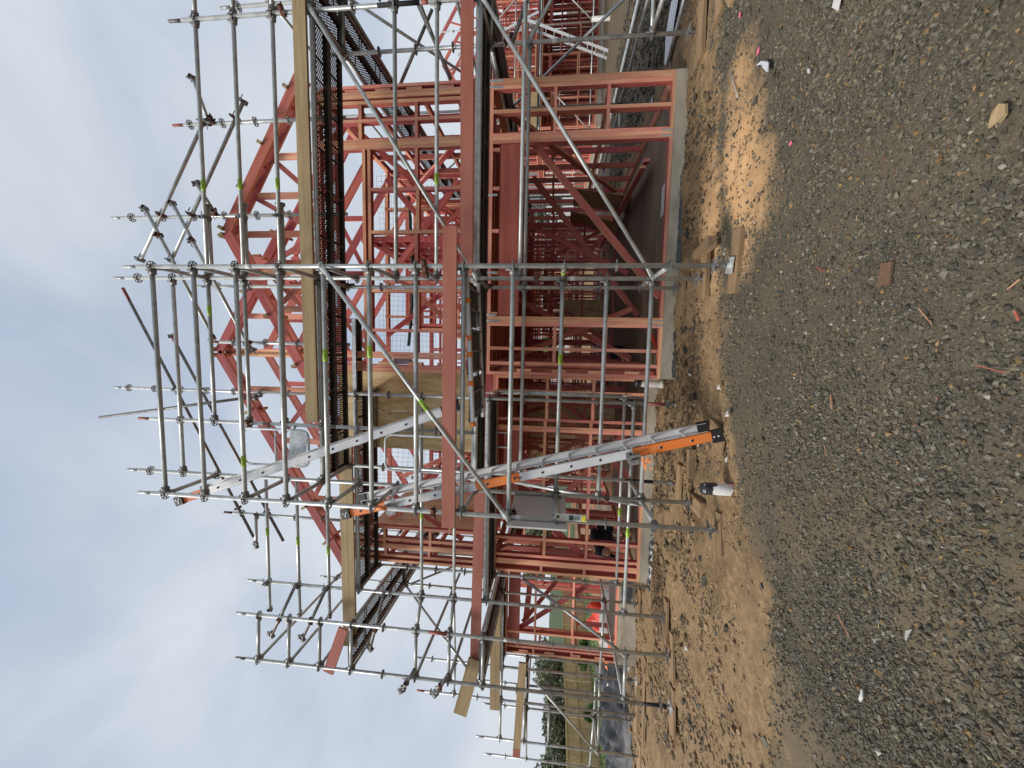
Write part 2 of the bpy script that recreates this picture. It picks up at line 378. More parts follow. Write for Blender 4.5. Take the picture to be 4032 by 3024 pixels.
def deck_mesh(Ln, wd=.315):
    key = ('d', round(Ln, 2), wd)
    if key not in cache:
        V, F, fm = [], [], []
        h = .055
        # top sheet, perforated by rows of staggered holes in two bands
        nx = int(Ln/.0155); xs = [-Ln/2+Ln*i/nx for i in range(nx+1)]
        hb = wd/2
        band = int((wd-.085)/.0155); cell = .0155; y = -band*cell/2; yb = [-hb, y]
        for _ in range(band): y += cell; yb.append(y)
        yb.append(hb); ny = len(yb)
        for x in xs:
            for yy in yb: V.append((x, yy, 0))
        for i in range(nx):
            for j in range(ny-1):
                if 1 <= j <= band and (i+2*(j % 2)) % 4 == 0 and i % 34 not in (0, 1): continue
                F.append((i*ny+j, (i+1)*ny+j, (i+1)*ny+j+1, i*ny+j+1)); fm.append(0)
        n0 = len(F)
        for s in (-1, 1):
            box_vf(0, s*(hb-.002), -h/2, Ln, .004, h, V, F); box_vf(0, s*(hb-.016), -h, Ln, .03, .004, V, F)
        for s in (-1, 1): box_vf(s*(Ln/2-.004), 0, -.028, .008, wd, .05, V, F)
        nn = len(F)
        k = -Ln/2+.5
        while k < Ln/2-.2: box_vf(k, 0, -.05, .02, wd-.03, .006, V, F); k += .62
        fm += [1]*12+[0]*(len(F)-n0-12)
        fm = [0]*n0 + [0]*(len(F)-n0)
        for i in range(n0, n0+6): fm[i] = 1
        cache[key] = from_py('steel_deck_plank', V, F, [M['deck'], M['galv_bright']], fm)
    return cache[key]
def deck(x0, x1, y0, y1, z, parent, n=2):
    """perforated steel planks spanning the longer way"""
    if abs(x1-x0) > abs(y1-y0):
        wd = (y1-y0)/n; Ln = x1-x0
        for i in range(n):
            m = Matrix.Translation(((x0+x1)/2, y0+wd*(i+.5), z))
            put('deck_plank', deck_mesh(Ln, round(wd-.008, 3)), parent, m)
    else:
        wd = (x1-x0)/n; Ln = y1-y0
        for i in range(n):
            m = Matrix.Translation((x0+wd*(i+.5), (y0+y1)/2, z)) @ Matrix.Rotation(-math.pi/2 if i == 0 else math.pi/2, 4, 'Z')
            put('deck_plank', deck_mesh(Ln, round(wd-.008, 3)), parent, m)

# ------------------------------------------------------------------ ground
def vnoise(x, y, s, seed=0):
    x = x*s; y = y*s; xi = np.floor(x).astype(int); yi = np.floor(y).astype(int); fx = x-xi; fy = y-yi
    fx = fx*fx*(3-2*fx); fy = fy*fy*(3-2*fy)
    def h(a, b):
        n_ = (a*374761393 + b*668265263 + seed*974711) & 0xffffffff
        n_ = ((n_ ^ (n_ >> 13))*1274126177) & 0xffffffff
        return ((n_ ^ (n_ >> 16)) & 0xffff)/65535.
    return (h(xi, yi)*(1-fx)+h(xi+1, yi)*fx)*(1-fy)+(h(xi, yi+1)*(1-fx)+h(xi+1, yi+1)*fx)*fy
def fbm(x, y, s, o=4, seed=0):
    t = 0; a = .5
    for i in range(o): t = t+a*vnoise(x, y, s*2**i, seed+i*7); a *= .5
    return t/(1-.5**o)
def base_h(x, y):
    z = np.interp(x, [-400, -60, -19.7, -8, -4, -2, 0, 5, 60, 400], [-2.5, -2, -1.1, -.24, -.1, -.02, .0, .03, .05, 0])
    k = np.clip((y-4.6)/.9, 0, 1)*np.clip((8-y)/1., 0, 1)*np.clip((x+1)/1., 0, 1)*np.clip((4.6-x)/.6, 0, 1)
    z = z+.055*k
    k2 = np.clip((y-5.2)/.8, 0, 1)*np.clip((9-y)/1., 0, 1)*np.clip((x+4.4)/.5, 0, 1)*np.clip((-.3-x)/.5, 0, 1)
    return z+.1*k2
BX = [-400, -60, -8, -4.2, -2.92, -2.3, -1.88, -1.55, -1.2, -.77, 0, .74, 1.3, 1.83, 3.5, 4.6]
BY = [4.2, 3.2, 2.9, 2.75, 2.86, 2.9, 2.98, 3.42, 3.68, 3.95, 4.15, 4.28, 4.4, 4.55, 4.85, 5.0]
def dirt_mask(x, y):
    """1 on bare earth, 0 on crushed stone"""
    by = np.interp(x, BX, BY); n = (fbm(x, y, 2.3, 4, 3)-.5)*.42
    m = np.clip((y-by+n+(fbm(x, y, 11, 3, 44)-.5)*.3)/.26+.5, 0, 1)
    far = np.clip((x-4.5)/.35, 0, 1); m = m*(1-far*np.clip((y-5.0)/.2, 0, 1)*.85)     # stone lane between the houses
    d = ((x-1.7)/1.1)**2+((y-3.92-(x-1.7)*.22)/.46)**2+(fbm(x, y, 2.6, 5, 9)-.5)*2.4
    m = np.maximum(m, np.clip(1.15-d, 0, 1)**.7)
    return m
def dust(x, y):
    """clay trodden over the stone"""
    return np.clip((fbm(x, y, 1.1, 5, 91)-.46)*5, 0, 1)*np.clip((-.2-x)/1.3, .22, 1)
def ground_h(x, y, full=True):
    z = base_h(x, y); dm = dirt_mask(x, y)
    near = np.clip((30-np.hypot(x, y))/20, 0, 1)
    z = z+near*((fbm(x, y, 1.1, 4, 21)-.5)*.055*(1-dm)+dm*((fbm(x, y, 2.4, 5, 33)-.5)*.085+(fbm(x, y, 9, 3, 51)-.5)*.03))
    z = z-near*.03*np.clip(1-np.abs(y-np.interp(x, BX, BY)-.22)/.2, 0, 1)*np.clip(x+2, 0, 1)
    left = np.clip((-1.5-x)/1.5, 0, 1)*np.clip((y-4)/1, 0, 1); z = z+near*left*np.abs(fbm(x, y, 3.2, 4, 71)-.5)*.10
    z = z+near*(fbm(x, y, 22, 2, 81)-.5)*.018
    return z
def axis_pts(a, b, step, far):
    p = [a]; s = step
    core = np.arange(a, b, step)
    lo = []; v = a; s = step
    while v > -far: s *= 1.16; v -= s; lo.append(v)
    hi = []; v = core[-1]; s = step
    while v < far: s *= 1.16; v += s; hi.append(v)
    return np.array(lo[::-1]+list(core)+hi)
xs = axis_pts(-5.2, 4.8, .032, 900); ys = axis_pts(1.1, 7.6, .032, 900)
GX, GY = np.meshgrid(xs, ys, indexing='ij'); GZ = ground_h(GX, GY)
under = (GX > -3.66) & (GX < 3.58) & (GY > 6.25) & (GY < 16) | (GX > -.35) & (GX < 3.58) & (GY > 5.65) & (GY < 7) | (GX > -6.4) & (GX < -3) & (GY > 7.95) & (GY < 13)
GZ = np.where(under, np.minimum(GZ, -.02), GZ)
nx_, ny_ = GX.shape
co = np.stack([GX, GY, GZ], -1).reshape(-1, 3).astype(np.float32)
idx = np.arange(nx_*ny_).reshape(nx_, ny_)
quads = np.stack([idx[:-1, :-1], idx[1:, :-1], idx[1:, 1:], idx[:-1, 1:]], -1).reshape(-1, 4)
def np_mesh(name, co, faces, mats, smooth=True, col=None, colname='tint'):
    me = bpy.data.meshes.new(name); k = faces.shape[1]
    me.vertices.add(len(co)); me.vertices.foreach_set('co', co.astype(np.float32).ravel())
    me.loops.add(faces.size); me.loops.foreach_set('vertex_index', faces.astype(np.int32).ravel())
    me.polygons.add(len(faces)); me.polygons.foreach_set('loop_start', np.arange(0, faces.size, k, dtype=np.int32)); me.polygons.foreach_set('loop_total', np.full(len(faces), k, dtype=np.int32))
    me.polygons.foreach_set('use_smooth', np.full(len(faces), smooth))
    for m in mats: me.materials.append(m)
    if col is not None:
        a = me.color_attributes.new(colname, 'FLOAT_COLOR', 'POINT'); a.data.foreach_set('color', col.astype(np.float32).ravel())
    me.update(); me.validate(); return me
dmk = dirt_mask(GX, GY).ravel()
orange_z = (np.clip(1.2-(((GX-1.7)/1.25)**2+((GY-4.2-(GX-1.7)*.1)/.75)**2), 0, 1)).ravel()
col = np.stack([dmk, orange_z, dust(GX, GY).ravel(), np.ones_like(dmk)], -1)
gm = bpy.data.materials.new('site_ground'); gm.use_nodes = True; t = gm.node_tree; l = t.links.new; b = t.nodes['Principled BSDF']
b.inputs['Roughness'].default_value = .9; b.inputs['Specular IOR Level'].default_value = .25
at_ = N(t, 'ShaderNodeAttribute', attribute_name='tint'); sp = N(t, 'ShaderNodeSeparateColor'); l(at_.outputs['Color'], sp.inputs[0])
geo = N(t, 'ShaderNodeNewGeometry')
def ns(scale, detail=6., rough=.6):
    n = N(t, 'ShaderNodeTexNoise', Scale=scale, Detail=detail, Roughness=rough); l(geo.outputs['Position'], n.inputs['Vector']); return n
def rng_(src, a, b_, c_=0., d_=1.):
    r = N(t, 'ShaderNodeMapRange'); r.inputs['From Min'].default_value = a; r.inputs['From Max'].default_value = b_; r.inputs['To Min'].default_value = c_; r.inputs['To Max'].default_value = d_; l(src, r.inputs['Value']); return r.outputs[0]
def mixc(fac, A, B):
    x = N(t, 'ShaderNodeMix', data_type='RGBA')
    for k_, v_ in (('Factor', fac), ('A', A), ('B', B)):
        if isinstance(v_, (tuple, float)): x.inputs[k_].default_value = v_ if not isinstance(v_, tuple) else (*v_, 1)
        else: l(v_, x.inputs[k_])
    return x.outputs['Result']
n1 = ns(55, 3); n2 = ns(1.7, 5); n3 = ns(13, 8, .75); n4 = ns(120, 3)
vor = N(t, 'ShaderNodeTexVoronoi', Scale=70.); l(geo.outputs['Position'], vor.inputs['Vector'])
gravel = mixc(rng_(n1.outputs[0], .35, .65), (.045, .040, .029), (.115, .097, .070))
vg = N(t, 'ShaderNodeTexVoronoi', Scale=62.); l(geo.outputs['Position'], vg.inputs['Vector']); sv = N(t, 'ShaderNodeSeparateColor'); l(vg.outputs['Color'], sv.inputs[0])
stn = mixc(sv.outputs[0], (.058, .053, .04), (.17, .15, .115)); gravel = mixc(rng_(vg.outputs['Distance'], .42, .30, 0, .85), gravel, stn)
gravel = mixc(rng_(n2.outputs[0], .42, .68, 0, .75), gravel, (.13, .105, .068))
gravel = mixc(rng_(sp.outputs[2], .1, .9, 0, .7), gravel, (.17, .13, .078))
dirt = mixc(rng_(n3.outputs[0], .35, .68), (.155, .10, .052), (.39, .265, .14))
dirt = mixc(rng_(n4.outputs[0], .5, .68, 0, .75), dirt, (.11, .078, .045))
dirt = mixc(rng_(n2.outputs[0], .3, .55, .7, 0), dirt, (.26, .18, .10))
sand = mixc(rng_(n3.outputs[0], .3, .7), (.50, .295, .14), (.64, .40, .205))
n5 = ns(.8, 6, .65); dirt = mixc(rng_(n5.outputs[0], .50, .66, 0, .8), dirt, (.115, .075, .042)); sxyz = N(t, 'ShaderNodeSeparateXYZ'); l(geo.outputs['Position'], sxyz.inputs[0]); dirt = mixc(rng_(sxyz.outputs[0], -20.5, -22.), dirt, (.06, .085, .035)); dirt = mixc(sp.outputs[1], dirt, sand)
l(mixc(sp.outputs[0], gravel, dirt), b.inputs['Base Color'])
bp = N(t, 'ShaderNodeBump', Strength=.7, Distance=.012); l(n1.outputs[0], bp.inputs['Height']); l(bp.outputs[0], b.inputs['Normal'])
g = put('ground', np_mesh('ground', co, quads, [gm], True, col)); g['kind'] = 'structure'

# crushed stone: tens of thousands of small angular stones lying on the lane
phi = (1+5**.5)/2
ico = np.array([(-1, phi, 0), (1, phi, 0), (-1, -phi, 0), (1, -phi, 0), (0, -1, phi), (0, 1, phi), (0, -1, -phi), (0, 1, -phi), (phi, 0, -1), (phi, 0, 1), (-phi, 0, -1), (-phi, 0, 1)])/1.9
icf = np.array([(0, 11, 5), (0, 5, 1), (0, 1, 7), (0, 7, 10), (0, 10, 11), (1, 5, 9), (5, 11, 4), (11, 10, 2), (10, 7, 6), (7, 1, 8), (3, 9, 4), (3, 4, 2), (3, 2, 6), (3, 6, 8), (3, 8, 9), (4, 9, 5), (2, 4, 11), (6, 2, 10), (8, 6, 7), (9, 8, 1)])
octa = np.array([(1, 0, 0), (-1, 0, 0), (0, 1, 0), (0, -1, 0), (0, 0, 1), (0, 0, -1)], float)*1.12
ocf = np.array([(0, 2, 4), (2, 1, 4), (1, 3, 4), (3, 0, 4), (2, 0, 5), (1, 2, 5), (3, 1, 5), (0, 3, 5)])
cube8 = np.array([(i, j, k) for i in (-1, 1) for j in (-1, 1) for k in (-1, 1)], float)*.8
cbf = np.array([(0, 1, 3), (0, 3, 2), (4, 6, 7), (4, 7, 5), (0, 4, 5), (0, 5, 1), (2, 3, 7), (2, 7, 6), (0, 2, 6), (0, 6, 4), (1, 5, 7), (1, 7, 3)])
def stones(px, py, size, tint, sink=.25, shape=(ico, icf), flat=.6):
    n = len(px); bv, bf = shape; k = len(bv)
    v = bv[None]*(1+rng.uniform(-.32, .32, (n, k, 1)))+rng.normal(0, .10, (n, k, 3))
    v = v*np.stack([rng.uniform(.75, 1.35, n), rng.uniform(.6, 1.05, n), rng.uniform(.45, .8, n)*flat/.6], -1)[:, None, :]
    ax = rng.uniform(-.45, .45, n); v = np.stack([v[..., 0], v[..., 1]*np.cos(ax)[:, None]-v[..., 2]*np.sin(ax)[:, None], v[..., 1]*np.sin(ax)[:, None]+v[..., 2]*np.cos(ax)[:, None]], -1)
    a = rng.uniform(0, 6.28, n); ca, sa = np.cos(a)[:, None], np.sin(a)[:, None]
    v = np.stack([v[..., 0]*ca-v[..., 1]*sa, v[..., 0]*sa+v[..., 1]*ca, v[..., 2]], -1)*size[:, None, None]
    z = ground_h(px, py)+size*(.55-sink)
    v = v+np.stack([px, py, z], -1)[:, None, :]
    f = (bf[None]+np.arange(n)[:, None, None]*k).reshape(-1, 3)
    c_ = np.repeat(np.concatenate([tint, np.ones((n, 1))], 1), k, 0)
    return v.reshape(-1, 3), f, c_
def stone_mat(name, rough=.8):
    m = bpy.data.materials.new(name); m.use_nodes = True; t = m.node_tree; b = t.nodes['Principled BSDF']; b.inputs['Roughness'].default_value = rough; b.inputs['Specular IOR Level'].default_value = .3
    a = N(t, 'ShaderNodeAttribute', attribute_name='tint'); n = N(t, 'ShaderNodeTexNoise', Scale=90., Detail=3.); ge = N(t, 'ShaderNodeNewGeometry'); t.links.new(ge.outputs['Position'], n.inputs['Vector'])
    x = N(t, 'ShaderNodeMix', data_type='RGBA', blend_type='MULTIPLY'); x.inputs['Factor'].default_value = 1
    r = N(t, 'ShaderNodeMapRange'); r.inputs['To Min'].default_value = .6; r.inputs['To Max'].default_value = 1.4; t.links.new(n.outputs[0], r.inputs['Value'])
    t.links.new(a.outputs['Color'], x.inputs['A']); t.links.new(r.outputs[0], x.inputs['B']); t.links.new(x.outputs['Result'], b.inputs['Base Color']); return m
SM = stone_mat('crushed_stone')
def scatter(n, x0, x1, y0, y1, keep):
    px = rng.uniform(x0, x1, n); py = rng.uniform(y0, y1, n); k = rng.random(n) < keep(px, py); return px[k], py[k]
parts = []
def grey_tint(n, dust=.3):
    v = rng.uniform(.055, .14, n)*rng.choice([1, 1, 1, 1.3, .6], n); wv = rng.random(n)*.9+.35
    c_ = np.stack([v*(1.06+.10*wv), v*(1.0+.02*wv), v*(.86-.16*wv)], -1)
    br = rng.random(n) < .05*dust/.3; c_[br] = c_[br]*np.array([1.7, 1.25, .8])
    lt = rng.random(n) < .012; c_[lt] = np.array([.33, .30, .24])*rng.uniform(.6, 1.1, (lt.sum(), 1)); return c_
clump = lambda x, y: np.clip((fbm(x, y, 1.3, 4, 5)-.40)*4+.45, .28, 1)
keepg = lambda x, y: (1-dirt_mask(x, y))*clump(x, y)*(1-.72*dust(x, y))
px, py = scatter(95000, -2.6, 2.6, 1.15, 3.0, keepg); s = np.clip(rng.lognormal(math.log(.0056), .45, len(px)), .003, .017); parts.append(stones(px, py, s, grey_tint(len(px)), shape=(octa, ocf), flat=.8))
px, py = scatter(62000, -4.2, 4.4, 2.8, 5.0, keepg); s = np.clip(rng.lognormal(math.log(.0072), .40, len(px)), .004, .02); parts.append(stones(px, py, s, grey_tint(len(px)), shape=(octa, ocf), flat=.8))
px, py = scatter(12000, -10, 12, 2., 4.6, lambda x, y: keepg(x, y)*(np.abs(x) > 3)); s = np.clip(rng.lognormal(math.log(.012), .4, len(px)), .006, .03); parts.append(stones(px, py, s, grey_tint(len(px)), shape=(cube8, cbf)))
px, py = scatter(12000, 4.4, 9, 5, 14, keepg); s = np.clip(rng.lognormal(math.log(.018), .4, len(px)), .01, .04); parts.append(stones(px, py, s, grey_tint(len(px))*.7, shape=(cube8, cbf)))
nearw = lambda x, y: keepg(x, y)*np.clip((2.6-y)/1.1, 0, 1)
px, py = scatter(2600, -2, 2, 1.2, 2.6, nearw); s = rng.uniform(.009, .017, len(px)); parts.append(stones(px, py, s, grey_tint(len(px)), sink=.3))
px, py = scatter(45, -3, 3, 1.3, 4.2, keepg); s = rng.uniform(.02, .032, len(px)); parts.append(stones(px, py, s, grey_tint(len(px))*1.05, sink=.4))
fine = lambda x, y: (1-dirt_mask(x, y))*.9
def join(parts):
    V, F, K = [], [], []; o = 0
    for v, f, c_ in parts: V.append(v); F.append(f+o); K.append(c_); o += len(v)
    return np.concatenate(V), np.concatenate(F), np.concatenate(K)
v, f, c_ = join(parts); tagit(put('crushed_stone', np_mesh('crushed_stone', v, f, [SM], False, c_)), 'dark grey crushed stone covering the lane in front of the house', 'gravel', kind='stuff')
# clods and small stones on the bare earth
parts = []
keepd = lambda x, y: dirt_mask(x, y)*np.clip((fbm(x, y, 1.9, 4, 15)-.40)*4+.15, .05, 1)*(~((x > -3.7) & (x < 3.65) & (y > 6.2)))*(~((x > -.4) & (x < 3.65) & (y > 5.6)))
def dtint(n):
    v = rng.uniform(.6, 1.25, n)[:, None]; c_ = np.array([.28, .19, .105])[None]*v; dk = rng.random(n) < .2; c_[dk] = np.array([.10, .088, .068])*rng.uniform(.7, 1.4, (dk.sum(), 1)); return c_
px, py = scatter(36000, -6.5, 4.6, 2.8, 6.4, keepd); s = np.clip(rng.lognormal(math.log(.007), .55, len(px)), .003, .04); parts.append(stones(px, py, s, dtint(len(px)), sink=.45, shape=(cube8, cbf)))
px, py = scatter(9000, -4.2, 3.6, 4.7, 6.2, keepd); s = np.clip(rng.lognormal(math.log(.010), .6, len(px)), .004, .05); parts.append(stones(px, py, s, dtint(len(px))*.62, sink=.4, shape=(cube8, cbf)))
px, py = scatter(9000, -14, -2, 2.2, 9, keepd); s = np.clip(rng.lognormal(math.log(.016), .5, len(px)), .006, .07); parts.append(stones(px, py, s, dtint(len(px)), sink=.45, shape=(cube8, cbf)))
px, py = scatter(900, .8, 2.9, 3.2, 5.0, lambda x, y: dirt_mask(x, y)*.8); s = rng.uniform(.004, .015, len(px)); parts.append(stones(px, py, s, grey_tint(len(px))*.8, sink=.4))
px, py = scatter(500, -6, -1, 4.2, 6.2, keepd); s = rng.uniform(.02, .06, len(px)); parts.append(stones(px, py, s, dtint(len(px))*.9, sink=.6))
v, f, c_ = join(parts); tagit(put('earth_clods', np_mesh('earth_clods', v, f, [SM], False, c_)), 'crumbled clay clods and grit over the tan bare earth by the slab', 'soil', kind='stuff')

# ------------------------------------------------------------------ the framed house
house = thing('timber_house_frame', 'two storey house frame of pink treated pine on a concrete slab, nearest the camera', 'house frame')
def slab(x0, x1, y0, y1, z0, z1, nm='floor_slab', par=None):
    # rough-sided pad with a slightly crooked face
    V, F = [], []; box_vf((x0+x1)/2, (y0+y1)/2, (z0+z1)/2, x1-x0, y1-y0, z1-z0, V, F)
    me = from_py(nm, V, F, [M['concrete'], M['slabtop']], [0, 0, 0, 0, 0, 1]); return put(nm, me, par or house)
slab(-.386, 3.61, 5.6, 6.3, -.12, .218); slab(-3.70, 3.605, 6.2, 16.2, -.15, .22); slab(-6.52, -3.705, 7.85, 13, -.35, .215)
T_, D_ = .045, .09
def stud(x, y, z0, z1, ax, n=1, par=None):
    """upright in a wall that runs along ax"""
    for i in range(n):
        o = i*T_
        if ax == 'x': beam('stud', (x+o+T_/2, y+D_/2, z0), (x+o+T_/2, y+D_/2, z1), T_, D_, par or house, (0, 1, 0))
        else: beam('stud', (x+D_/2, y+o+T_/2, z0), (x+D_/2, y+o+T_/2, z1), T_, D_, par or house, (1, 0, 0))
def hbar(name, a, b, T, D, z, y, ax, par=None, mk='frame', yc=None):
    """flat bar from a to b along ax, z = its centre height"""
    dz = (0, 1, 0) if D >= T else (0, 0, 1)
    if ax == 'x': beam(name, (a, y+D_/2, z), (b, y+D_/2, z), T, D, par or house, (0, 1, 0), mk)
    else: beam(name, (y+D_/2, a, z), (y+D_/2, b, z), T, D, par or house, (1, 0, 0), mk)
def wall(ax, c_, a, b, z0, z1, studs=None, sp=.6, openings=(), nog=(.8, 1.6), double_top=True, par=None, bottom=True, seed=None):
    par = par or house; zt = z1-(2*T_ if double_top else T_)
    if bottom:
        cur = a; ops = sorted([o for o in openings if o[2] <= z0+.01])
        for o in ops: hbar('bottom_plate', cur, o[0], T_, D_, z0+T_/2, c_, ax, par); cur = o[1]
        hbar('bottom_plate', cur, b, T_, D_, z0+T_/2, c_, ax, par)
    hbar('top_plate', a, b, T_, D_, z1-T_/2, c_, ax, par)
    if double_top: hbar('top_plate', a, b, T_, D_, z1-T_*1.5-.0005, c_, ax, par)
    xs_ = []
    if studs is None:
        n = max(1, round((b-a-T_)/sp)); xs_ = [(a+(b-a-T_)*i/n, 1) for i in range(n+1)]
    else: xs_ = [(s if isinstance(s, tuple) else (s, 1)) for s in studs]
    inside = lambda x: any(o[0]-.02 < x < o[1]-T_+.02 for o in openings)
    full = []
    for x, n in xs_:
        if inside(x): continue
        full.append((x, x+n*T_))
        if ax == 'x': stud(x, c_, z0+T_, zt, ax, n, par)
        else: stud(c_, x, z0+T_, zt, ax, n, par)
    for o in openings:
        for x in (o[0]-T_, o[1]):
            if ax == 'x': stud(x, c_, z0+T_, zt, ax, 1, par)
            else: stud(c_, x, z0+T_, zt, ax, 1, par)
            full.append((x, x+T_))
        if o[2] > z0+.1:
            hbar('sill', o[0], o[1], T_, D_, o[2]-T_/2, c_, ax, par)
            x = o[0]+.3
            while x < o[1]-.1:
                (stud(x, c_, z0+T_, o[2]-T_, ax, 1, par) if ax == 'x' else stud(c_, x, z0+T_, o[2]-T_, ax, 1, par)); x += .5
        if o[3] < zt-.02: hbar('lintel', o[0], o[1], D_*.95, min(.19, zt-o[3]-.01), o[3]+min(.19, zt-o[3]-.01)/2, c_, ax, par) if False else beam('lintel', *(((o[0], c_+D_/2, o[3]+.07), (o[1], c_+D_/2, o[3]+.07)) if ax == 'x' else ((c_+D_/2, o[0], o[3]+.07), (c_+D_/2, o[1], o[3]+.07))), .085, .14, par, (0, 0, 1))
    full = sorted(set(full))
    for h in nog:
        for (p0, p1), (q0, q1) in zip(full, full[1:]):
            if q0-p1 < .06 or any(o[0] < (p1+q0)/2 < o[1] and o[2]-.1 < z0+h < o[3] for o in openings): continue
            zz = z0+h+random.choice((0, 0, .046, -.046))*.4
            if ax == 'x': hbar('noggin', p1+.001, q0-.001, T_, D_-.004, zz, c_, ax, par)
            else: hbar('noggin', p1+.001, q0-.001, T_, D_-.004, zz, c_, ax, par)
def nailplate(x, y, z, w_, h_, par=None):
    put('nail_plate', box_mesh(w_, .003, h_, 'nail'), par or house, Matrix.Translation((x, y, z)))
Z0, Z1, U0, U1 = .22, 2.64, 2.87, 5.20
# garage front wall at y 5.6: solid panels each side of a 2.3 m opening
for a_, b_ in ((2.76, 3.605), (-.384, .44)): hbar('bottom_plate', a_, b_, T_, D_, Z0+T_/2, 5.6, 'x')
hbar('bottom_plate', .44, 2.76, T_, D_, Z0+T_/2+.001, 5.602, 'x')
hbar('top_plate', -.384, 3.605, T_, D_, Z1-T_/2, 5.6, 'x')
for x, n in ((3.47, 3), (3.165, 1), (2.775, 3), (.31, 3), (-.03, 1), (-.384, 1), (-.24, 1)): stud(x, 5.6, Z0+T_, Z1-T_, 'x', n)
for z in (.5, 1.0, 1.5, 2.0): beam('blocking', (-.318, 5.645, z), (-.318, 5.645, z+.2), .045, .08, house)
for z in (1.76, 1.06):
    for a_, b_ in ((3.21, 3.47), (2.91, 3.165), (.015, .31), (-.195, -.03)): hbar('noggin', a_+.001, b_-.001, T_, D_-.004, z-(.08 if a_ < 2 else 0), 5.6, 'x')
beam('garage_lintel', (.445, 5.66, 2.345), (2.77, 5.66, 2.345), .09, .285, house, (0, 0, 1), 'redbeam')
for x in (.48, 1.05, 1.62, 2.19, 2.7): beam('cripple_block', (x, 5.645, 2.495), (x, 5.645, 2.59), T_, .08, house)
for x in (1.05, 2.1, .46): put('strap', box_mesh(.03, .003, .16, 'nail'), house, Matrix.Translation((x, 5.598, 2.60)))
for x in (.34, .40, 2.80, 2.87): put('strap', box_mesh(.022, .003, .15, 'nail'), house, Matrix.Translation((x, 5.597, .30)))
for x in (3.5, 3.58, .38): put('strap', box_mesh(.03, .003, .19, 'nail'), house, Matrix.Translation((x, 5.597, 2.56)))
wall('y', 3.515, 5.69, 16.1, Z0, Z1, sp=.6)
wall('y', -.384, 5.69, 6.2, Z0, Z1, studs=[5.9])
# middle front wall at y 6.2
wall('x', 6.2, -3.70, -.43, Z0, Z1, studs=[(-3.695, 1), (-3.56, 2), (-3.42, 1), (-3.13, 1), (-2.78, 1), (-1.32, 2), (-1.15, 1), (-.70, 1), (-.475, 1)], openings=((-2.72, -1.37, Z0, 2.44),) and (), nog=(.85, 1.55))
beam('window_lintel', (-2.76, 6.26, 2.32), (-1.33, 6.26, 2.32), .09, .25, house, (0, 0, 1), 'redbeam')
for x in (-1.36, -1.6, -2.1, -2.72): put('strap', box_mesh(.026, .003, .22, 'nail'), house, Matrix.Translation((x, 6.197, 2.47)))
wall('y', -3.70, 6.29, 16.1, Z0, Z1, sp=.6, openings=((7.2, 8.6, 1.1, 2.2), (11, 12.4, 1.1, 2.2)))
wall('x', 16.0, -3.6, 3.5, Z0, Z1, nog=(1.2,), openings=((1.2, 2.0, .6, 1.9), (-2.4, -.4, Z0, 2.2)))
wall('y', -.3, 6.3, 11.9, Z0, Z1, sp=.6)
wall('x', 11.95, -.2, 3.5, Z0, Z1, sp=.6, nog=(1.2,), openings=((1.35, 2.3, 1.25, 1.95),))
wall('x', 9.4, -3.6, -.35, Z0, Z1, openings=((-2.0, -1.2, Z0, 2.1),))
wall('y', -1.9, 9.5, 13, Z0, Z1, nog=(1.2,))
wall('x', 13.2, -3.6, 1.8, Z0, Z1, nog=(1.2,), openings=((-.8, .2, Z0, 2.1),))
# temporary and structural diagonal braces
def prop(p, q, t=.045, dd=.09, dz=(0, 0, 1), mk='frame'): beam('diagonal_prop', p, q, t, dd, house, dz, mk)
prop((2.82, 5.74, 2.04), (.74, 5.72, .25)); prop((2.9, 7.0, 2.13), (.6, 7.0, .29)); prop((2.5, 8.0, 2.4), (1.5, 8.1, .3)); prop((2.4, 8.6, .7), (1.2, 8.5, 1.7)); prop((-.15, 7.4, .3), (1.0, 8, 2.5))
prop((-1.35, 6.5, .5), (-2.4, 6.5, 1.40)); prop((-.90, 6.6, 1.74), (-2.15, 6.6, .34)); prop((-2.6, 7.4, 2.4), (-3.5, 7.2, .5)); prop((-1.4, 7.9, .3), (-2.6, 8.2, 2.4)); prop((-2.7, 6.34, 1.9), (-3.6, 6.34, .9)); prop((-1.5, 8.8, 2.5), (-.8, 8.6, .4))
prop((3.40, 6.2, 2.3), (3.40, 9.0, .5), dz=(0, 0, 1)); prop((2.95, 6.6, .34), (3.2, 13.0, .34)); prop((2.85, 6.6, .39), (3.12, 12.5, .40)); prop((3.3, 5.8, 2.45), (2.9, 7.2, 1.0))
# middle floor: joists and dark sheet
y = 5.72; k = 0
while y < 16.0:
    x0 = -.33 if y < 6.2 else -3.65
    beam('floor_joist', (x0, y, 2.742), (3.56, y, 2.742), .045, .19, house, (0, 0, 1)); y += .45
beam('boundary_joist', (-.384, 5.625, 2.75), (3.605, 5.625, 2.75), .045, .205, house, (0, 0, 1)); beam('boundary_joist', (-3.70, 6.225, 2.75), (-.40, 6.225, 2.75), .045, .205, house, (0, 0, 1))
V, F = [], []; box_vf(1.61, 6.2, 2.862, 3.98, 1.2, .018, V, F); box_vf(1.8, 11.5, 2.862, 3.6, 9.39, .018, V, F); box_vf(-1.85, 11.2, 2.862, 3.69, 9.98, .018, V, F)
put('floor_sheet', from_py('floor_sheet', V, F, M['redbeam']), house)
